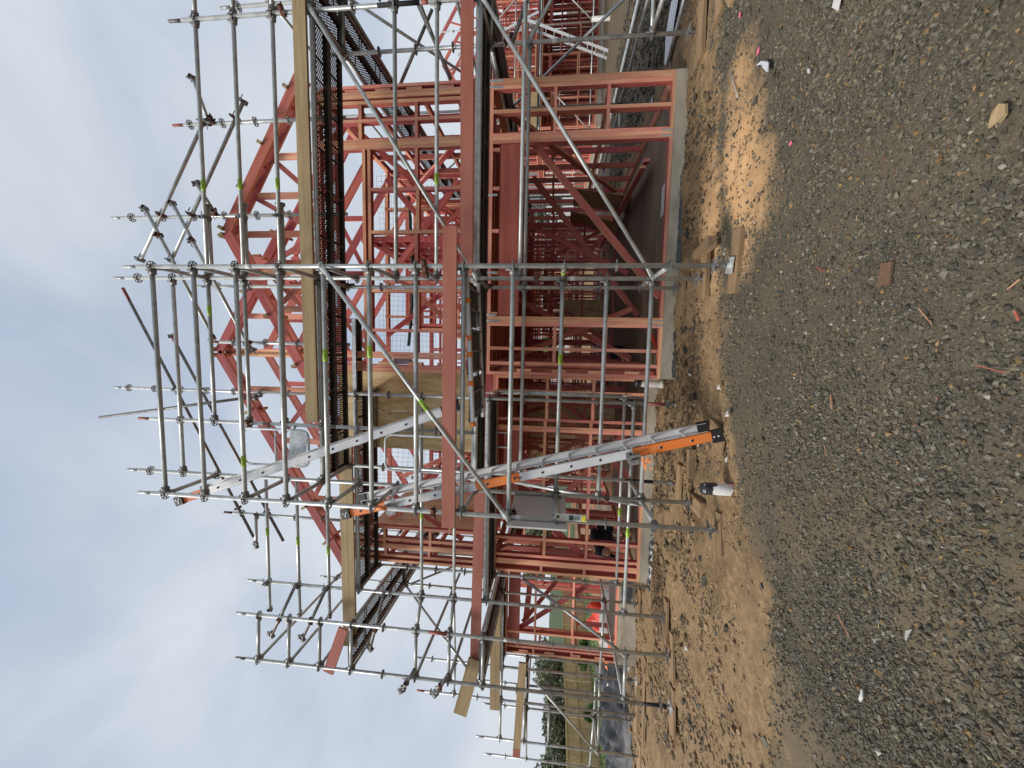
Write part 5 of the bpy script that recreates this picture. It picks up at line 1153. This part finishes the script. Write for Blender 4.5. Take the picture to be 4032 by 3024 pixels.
for x, y, lab in ((-.339, 4.119, 'small crumpled clear bag on the earth edge, right of the ladder feet'), (-.567, 3.843, 'small crumpled clear bag on the stone edge, just before the ladder feet')): flat_bit('clear_bag', lab, x, y, [(-.03, -.02), (.0, -.03), (.03, -.01), (.035, .02), (.0, .025), (-.03, .01)], 'white', curl=.05, lift=.02)
for x, y, s_, lab in ((-1.025, 3.911, .03, 'white crumpled paper scrap between the ladder feet and the drain stub'), (-.62, 4.75, .022, 'white scrap on the earth behind the ladder feet'), (-1.05, 4.62, .03, 'white scrap on the earth beside the pale timber block'), (-.28, 4.95, .025, 'white scrap on the earth near the grey pipe'), (-2.2, 5.75, .05, 'white crumpled bag at the foot of the middle slab'), (-3.6, 4.7, .045, 'pinkish white scrap on the left earth'), (-1.9, 3.28, .025, 'small white blob of foam on the lane below the left front jack'), (2.0, 4.6, .03, 'white scrap on the sand near the slab')): flat_bit('white_scrap', lab, x, y, diamond(s_, s_*.6, x*3), 'white', curl=.03, lift=.015)
flat_bit('paper_corner', 'white paper with a pink edge at the right edge of the lane', 2.12, 2.78, diamond(.06, .035, .3), 'white', curl=.01, lift=.02)
sp_parts = []
n = 150; px = rng.normal(1.3, .9, n); py = rng.normal(2.6, .55, n); far2 = rng.random(n) < .35; px = np.where(far2, rng.uniform(-2.4, 2.6, n), px); py = np.where(far2, rng.uniform(1.4, 3.6, n), py)
kk = (py > 1.3) & (py < 3.6); px, py = px[kk], py[kk]; s = rng.uniform(.003, .0065, len(px))
tn = np.array([[.62, .36, .2], [.55, .2, .12], [.6, .45, .22]])[rng.integers(0, 3, len(px))]*rng.uniform(.7, 1.1, (len(px), 1))
bv = cube8*np.array([2.0, .45, .3]); v, f, c_ = stones(px, py, s, tn, sink=-.6, shape=(bv, cbf)); tagit(put('wood_chips', np_mesh('wood_chips', v, f, [SM], False, c_)), 'scattered pine chips and splinters on the crushed stone', 'wood chips', kind='stuff')

# right lane edge: long white sheet and steel kerb rail
tagit(put('plastic_strip', from_py('plastic_strip', [(4.55, 6.95, .07), (4.35, 6.65, .06), (4.75, 6.4, .09), (5.1, 6.3, .06), (5.2, 6.6, .10), (4.8, 6.7, .13)], [(0, 1, 2, 5), (2, 3, 4, 5)], M['bluewhite'])), 'long white plastic sheet lying in the lane beyond the right slab corner', 'plastic sheet')
tagit(tube('loose_tube', (4.27, 6.56, .12), (4.75, 5.5, .12), None, .0242, 'galv'), 'loose galvanised tube lying on the ground beyond the right slab corner', 'tube')
tagit(tube('kerb_rail', (7.56, 5.0, .10), (7.56, 30, .12), None, .04, 'galv_bright'), 'long pale steel kerb rail along the far side of the side lane', 'rail')

# ------------------------------------------------------------------ neighbouring frames behind and to the right
def simple_house(label, x0, x1, y0, y1, grp=None, roof=False, zoff=0.):
    h = thing('timber_house_frame', label, 'house frame', (x0, y0, zoff))
    V, F = [], []; box_vf((x0+x1)/2, (y0+y1)/2, .0+zoff, x1-x0, y1-y0, .4, V, F); put('floor_slab', from_py('floor_slab', V, F, M['concrete']), h)
    for (a, b) in ((Z0, Z1), (U0, U1)):
        wall('x', y0, x0, x1, a+zoff, b+zoff, par=h, openings=((x0+1.6, x0+3.0, a+zoff+.9, b+zoff-.45), (x0+4.2, x0+5.2, a+zoff, b+zoff-.45)), double_top=False)
        wall('y', x0, y0+.1, y1, a+zoff, b+zoff, par=h, openings=((y0+1.9, y0+3.4, a+zoff+.9, b+zoff-.45),), double_top=False); wall('y', x1-.09, y0+.1, y1, a+zoff, b+zoff, par=h, double_top=False)
        wall('x', y1, x0, x1, a+zoff, b+zoff, par=h, double_top=False, nog=(1.2,)); wall('x', (y0+y1)/2, x0+.1, x1-.1, a+zoff, b+zoff, par=h, double_top=False, nog=(1.2,))
    V, F = [], []; box_vf((x0+x1)/2, (y0+y1)/2, 2.76+zoff, x1-x0-.04, y1-y0-.04, .2, V, F); put('floor_sheet', from_py('floor_sheet', V, F, M['redbeam']), h)
    rows('deep_wall_framing', h, x0+.2, x1-.2, [y0+.9+k*1.1 for k in range(5)], ((Z0+zoff, Z1+zoff), (U0+zoff, U1+zoff)), int(x0*7) % 97, .5)
    rows('deep_wall_framing', h, y0+.3, y1-.3, [x0+1.4+k*1.5 for k in range(4)], ((Z0+zoff, Z1+zoff), (U0+zoff, U1+zoff)), int(x0*5) % 89, .5, 'y')
    if roof:
        xc = (x0+x1)/2; hw = (x1-x0)/2
        for k in range(7):
            y = y0+.05+k*1.1
            for sg in (-1, 1): beam('rafter', (xc, y, 5.25+.58*hw+zoff), (xc+sg*(hw+.3), y, 5.05+zoff), .045, .14, h, (0, 0, 1))
            beam('bottom_chord', (xc-hw, y, 5.22+zoff), (xc+hw, y, 5.22+zoff), .04, .09, h, (0, 0, 1))
            for dx in (.5, 1.6, 2.4):
                for sg in (-1, 1): beam('truss_web', (xc+sg*dx, y, 5.24+zoff), (xc+sg*(dx+.5), y, 5.24+.58*(hw-dx-.5)+zoff), .04, .07, h, (0, 0, 1))
    return h
h2 = simple_house('pink framed two storey house beyond the side lane at the right', 9.6, 16.8, 18.2, 25, roof=True)
h3 = simple_house('pink framed house further back, seen through the garage', 1.0, 8.0, 27, 34, roof=True)
h4 = simple_house('pink framed house behind at the left, seen through the middle frame', -7.5, -1.0, 27, 33)
h5 = simple_house('pink framed house beyond the first neighbour at the far right', 19, 26, 19, 26)
def far_scaffold(label, x0, x1, y, top=6.1, n=4, seed=0):
    s_ = thing('scaffold', label, 'scaffold', (x0, y, 0)); rr = random.Random(seed)
    xs_ = [x0+(x1-x0)*i/n for i in range(n+1)]
    for yy in (y, y+.75):
        for i, x in enumerate(xs_):
            zt = top+rr.choice((0, .5, -.5)); o = tube('standard', (x, yy, 0), (x, yy, zt), s_, n=8)
            k = 0
            while .6+k*.5 < zt: put('rosette', tube_mesh(.014, .055, 'galv_dull', 8), o, axis_mtx((x, yy, .6+k*.5), (x, yy, .614+k*.5))); k += 1
        for a, b in zip(xs_, xs_[1:]):
            for z in (2.6, 3.1, 3.6, 4.6, 5.1, 5.6, .6):
                if yy == y or z in (2.6, 4.6): tube('ledger', (a, yy, z), (b, yy, z), s_, n=8)
    for i, x in enumerate(xs_):
        for z in (2.6, 4.6): tube('transom', (x, y, z), (x, y+.75, z), s_, n=8)
    for i in range(0, n, 2): tube('diagonal_brace', (xs_[i], y-.04, .6), (xs_[i+1], y-.04, 2.6), s_, n=8); tube('diagonal_brace', (xs_[i+1], y-.04, 2.6), (xs_[i], y-.04, 4.6), s_, n=8)
    for z in (2.66, 4.66):
        for a, b in zip(xs_, xs_[1:]): put('deck_plank', box_mesh(b-a-.03, .66, .05, 'deck'), s_, Matrix.Translation(((a+b)/2, y+.37, z)))
    return s_
far_scaffold('galvanised scaffold in front of the framed house beyond the side lane', 8.6, 18.5, 16.6, 6.6, 5, 1)
far_scaffold('distant scaffold before the frame seen through the garage', .3, 9.0, 25.6, 6.1, 4, 2)
far_scaffold('distant scaffold before the frame seen through the middle wall', -8.2, -.5, 25.6, 6.1, 4, 3)
far_scaffold('scaffold at the far right beyond the first neighbour', 18.6, 26, 17.6, 6.1, 4, 4)
for i, (p, q, lab) in enumerate((((9.3, 16.5, 4.82), (14.3, 16.5, 4.82), 'tan plank on edge high on the neighbouring scaffold'), ((8.7, 16.5, 2.8), (10.6, 16.5, 2.8), 'tan plank on edge low on the neighbouring scaffold'), ((9.3, 16.45, 3.2), (13, 16.45, 3.22), 'red primed board on the neighbouring scaffold'))): board(lab, p, q, .05, .25, 'plank' if i < 2 else 'primed')
for lab, a, b in (('aluminium ladder on the neighbouring scaffold, the lower one', (11.2, 16.2, 0), (12.6, 16.3, 3.2)), ('aluminium ladder on the neighbouring scaffold, the upper one', (12.9, 16.4, 2.7), (11.6, 16.5, 5.9))):
    t_ = thing('ladder', lab, 'ladder', a); a, b = Vector(a), Vector(b)
    for dy in (0, .38): put('rail', box_mesh((b-a).length, .03, .09, 'alu'), t_, frame_mtx(a+Vector((0, dy, 0)), b+Vector((0, dy, 0)), (1, 0, .4)))
    for k in range(10): c1 = a.lerp(b, (k+.5)/10); tube('rung', c1, c1+Vector((0, .38, 0)), t_, .016, 'alu', 6)

# ------------------------------------------------------------------ fence, trees, far houses on the left
fe = thing('paling_fence', 'pale pine paling fence beyond the far left scaffold', 'fence', (-19.7, 6, -1.1))
fx0 = -19.7
for i, y0 in enumerate(np.arange(3.0, 33, 2.4)):
    ztop = .55; zb_ = -1.1
    beam('fence_post', (fx0-.02, y0, zb_), (fx0-.02, y0, ztop+.02), .1, .1, fe, mk='paling')
    for z in (ztop-.03, (ztop+zb_)/2+.15): beam('fence_rail', (fx0+.05, y0+.05, z), (fx0+.05, y0+2.35, z), .05, .075, fe, (0, 0, 1), 'paling')
    for k in range(15):
        h_ = random.uniform(-.012, .012); beam('paling', (fx0+random.uniform(-.004, .004), y0+.08+k*.155, zb_), (fx0, y0+.08+k*.155, ztop-.02+h_), .02, .15, fe, (0, 1, 0), 'paling')
def leaf_mesh(name, blobs, nleaf, size, mats, seed):
    r = np.random.default_rng(seed); Vs, Fs, fm = [], [], []; o = 0
    tot = sum(b[3]*b[4]*b[5] for b in blobs)
    for (cx, cy, cz, rx, ry, rz) in blobs:
        n = int(nleaf*rx*ry*rz/tot); d_ = r.normal(size=(n, 3)); d_ /= np.linalg.norm(d_, axis=1)[:, None]
        rad = r.uniform(.45, 1.06, n)[:, None]**.7; c_ = d_*rad*np.array([rx, ry, rz])+np.array([cx, cy, cz])
        a = r.normal(size=(n, 3)); a /= np.linalg.norm(a, axis=1)[:, None]; b_ = np.cross(a, r.normal(size=(n, 3))); b_ /= np.linalg.norm(b_, axis=1)[:, None]
        s = r.uniform(.6, 1.4, n)[:, None]*size
        v = np.stack([c_-a*s, c_-b_*s*.5, c_+a*s, c_+b_*s*.5], 1).reshape(-1, 3); Vs.append(v); Fs.append(np.arange(n*4).reshape(-1, 4)+o); o += n*4
    me = np_mesh(name, np.concatenate(Vs), np.concatenate(Fs), mats, False); return me
def tree(label, x, y, z, h_, w_, mk, seed, name='tree', nleaf=2600, size=.16, cat='tree', trunk=True):
    r = random.Random(seed); t_ = thing(name, label, cat, (x, y, z))
    blobs = []
    for k in range(r.randint(6, 9)):
        f_ = r.random(); blobs.append((x+r.uniform(-.6, .6)*w_, y+r.uniform(-.6, .6)*w_, z+h_*(.35+.5*f_), w_*r.uniform(.35, .6), w_*r.uniform(.35, .6), h_*r.uniform(.12, .26)))
    put('crown', leaf_mesh('crown', blobs, nleaf, size, [M[mk]], seed), t_)
    V, F = [], []; n = 7
    def limb(a, b, r0, r1):
        a, b = Vector(a), Vector(b); xx = (b-a).normalized(); s_ = Vector((1, 0, 0)); yy = xx.cross(s_).normalized(); zz = xx.cross(yy); q = len(V)
        for p, rr in ((a, r0), (b, r1)):
            for i in range(n): an = 2*math.pi*i/n; V.append(tuple(p+yy*rr*math.cos(an)+zz*rr*math.sin(an)))
        F.extend([(q+i, q+(i+1) % n, q+n+(i+1) % n, q+n+i) for i in range(n)])
    limb((x, y, z-.3), (x+r.uniform(-.2, .2), y, z+h_*.55), .05*h_**.8, .025*h_**.8)
    for b in blobs[:6]: limb((x, y, z+h_*.35), b[:3], .02*h_**.8, .008*h_**.8)
    put('trunk', from_py('trunk', V, F, M['bark'], smooth=True), t_)
tn_ = [('dark olive bushy tree right behind the fence, nearest the house frame', -23, 24, 4.4, 2.2, 'leafB'), ('broad grey green tree behind the fence', -24, 20.5, 3.8, 2.3, 'leafB'), ('dark hedge tree behind the middle of the fence', -23, 17.5, 3.4, 2.0, 'leafA'), ('low dark tree behind the fence next to the pale pole', -23.5, 14.5, 3.0, 2.0, 'leafA'),
       ('rounded dark green bush tree over the left part of the fence', -23, 11.8, 2.7, 1.7, 'leafA'), ('small tree at the left end of the fence', -24, 9.6, 2.9, 1.3, 'leafB'), ('tall loose tree far behind the fence by the frame', -30, 34, 6.5, 3.0, 'leafB'), ('dark tree far behind beyond the hedge', -34, 27, 5.5, 3.2, 'leafA'), ('distant tree left of the antenna', -38, 19, 4.6, 2.4, 'leafB')]
for i, (lab, x, y, h_, w_, mk) in enumerate(tn_): tree(lab, x, y, -1.3, h_*(.74 if x > -28 else .62), w_, mk, 30+i, nleaf=4200, size=.13)
tree('bright green leafy shrub in front of the fence behind the orange bag', -17.5, 21.5, -1.0, 1.3, .7, 'leafC', 55, 'shrub', 2200, .09, 'shrub')
tree('low green shrub against the fence beside the bright one', -18.6, 19.0, -1.05, .7, .5, 'leafC', 56, 'shrub', 1200, .08, 'shrub')
for i, (lab, x, y, h_, w_, mk) in enumerate((('green tree behind the site seen through the garage frame', 5.5, 40, 6, 3.2, 'leafC'), ('green tree behind the site seen through the middle frame', -2, 42, 5.5, 3.4, 'leafC'), ('dark green tree behind the site, left of the middle frame', -12, 40, 6, 3.6, 'leafA'), ('green tree behind the site at the right of the garage frame', 12, 44, 7, 3.5, 'leafB'), ('tree behind the far left frame', -17, 34, 4.0, 3, 'leafB'), ('grey green tree further behind the far left frame', -22, 44, 4.6, 3.6, 'leafB'))): tree(lab, x, y, 0, h_, w_, mk, 80+i, nleaf=3000, size=.2)
# grass tufts below the fence
n = 7000; px = rng.uniform(-19.5, -13.2, n); py = rng.uniform(8, 26, n); z = base_h(px, py); a = rng.uniform(0, 3.14, n); hh = rng.uniform(.06, .2, n); wd = .02
v = np.stack([np.stack([px-wd*np.cos(a), py-wd*np.sin(a), z], -1), np.stack([px+wd*np.cos(a), py+wd*np.sin(a), z], -1), np.stack([px+rng.normal(0, .04, n), py+rng.normal(0, .04, n), z+hh], -1)], 1).reshape(-1, 3)
tagit(put('grass', np_mesh('grass', v, np.arange(3*n).reshape(-1, 3), [M['grass']], False)), 'green grass strip between the earth and the paling fence', 'grass', kind='stuff')
V = []; F = []
for i in range(21):
    for j in range(21): x, y = -19.6+6.6*i/20, 7+20*j/20; V.append((x, y, float(base_h(np.array([x]), np.array([y]))[0])+.03))
F = [(i*21+j, (i+1)*21+j, (i+1)*21+j+1, i*21+j+1) for i in range(20) for j in range(20)]
put('lawn', from_py('lawn', V, F, M['grass']))['kind'] = 'structure'
# far houses
def far_house(label, x, y, z, w_, d_, h_, rh, rot, wallm='whitewall'):
    t_ = thing('house', label, 'house', (x, y, z)); V, F = [], []; box_vf(0, 0, h_/2, w_, d_, h_, V, F)
    m = Matrix.Translation((x, y, z)) @ Matrix.Rotation(rot, 4, 'Z'); put('wall', from_py('wall', V, F, M[wallm]), t_, m)
    o = .35; V = [(-w_/2-o, -d_/2-o, h_), (w_/2+o, -d_/2-o, h_), (w_/2+o, d_/2+o, h_), (-w_/2-o, d_/2+o, h_), (-w_/2-o, 0, h_+rh), (w_/2+o, 0, h_+rh)]
    put('roof', from_py('roof', V, [(0, 1, 5, 4), (2, 3, 4, 5), (0, 4, 3), (1, 2, 5), (3, 2, 1, 0)], M['roof']), t_, m)
    for k in range(3):
        for s_ in (-1, 1): f_ = put('window', box_mesh(1.3, .06, 1.1, 'whitewall'), t_, m @ Matrix.Translation((-w_/2+w_*(k+.5)/3, s_*(d_/2+.02), h_*.55))); put('pane', box_mesh(1.1, .02, .9, 'winglass'), f_, m @ Matrix.Translation((-w_/2+w_*(k+.5)/3, s_*(d_/2+.06), h_*.55)))
far_house('low white house with a grey roof behind the left end of the fence', -31, 11.5, -1.8, 9, 7, 2.6, 1.3, 1.2); far_house('dark roofed house far behind the trees at the left', -46, 25, -2, 12, 9, 3, 1.6, .6)
far_house('white house with a grey roof far behind the frames', 3, 56, -.5, 12, 8, 4, 2.2, .1); far_house('pale house behind the side lane in the distance', 22, 52, -.5, 12, 8, 4.5, 2.2, -.2)
an = thing('tv_antenna', 'thin television antenna on a mast above the trees at the left', 'antenna', (-36, 15.5, 0))
tube('mast', (-36, 15.5, 0), (-36, 15.5, 3.9), an, .04, 'galv_dull', 6); tube('boom', (-36, 14.7, 3.7), (-36, 16.9, 3.7), an, .03, 'galv_dull', 6)
for k in range(5): tube('element', (-36, 14.8+k*.45, 3.3), (-36, 14.8+k*.45, 4.1), an, .02, 'galv_dull', 5)
tagit(tube('pale_pole', (-18.9, 14.2, -1.1), (-18.9, 14.2, 1.2), None, .035, 'galv_bright'), 'thin pale pole standing at the paling fence', 'pole')
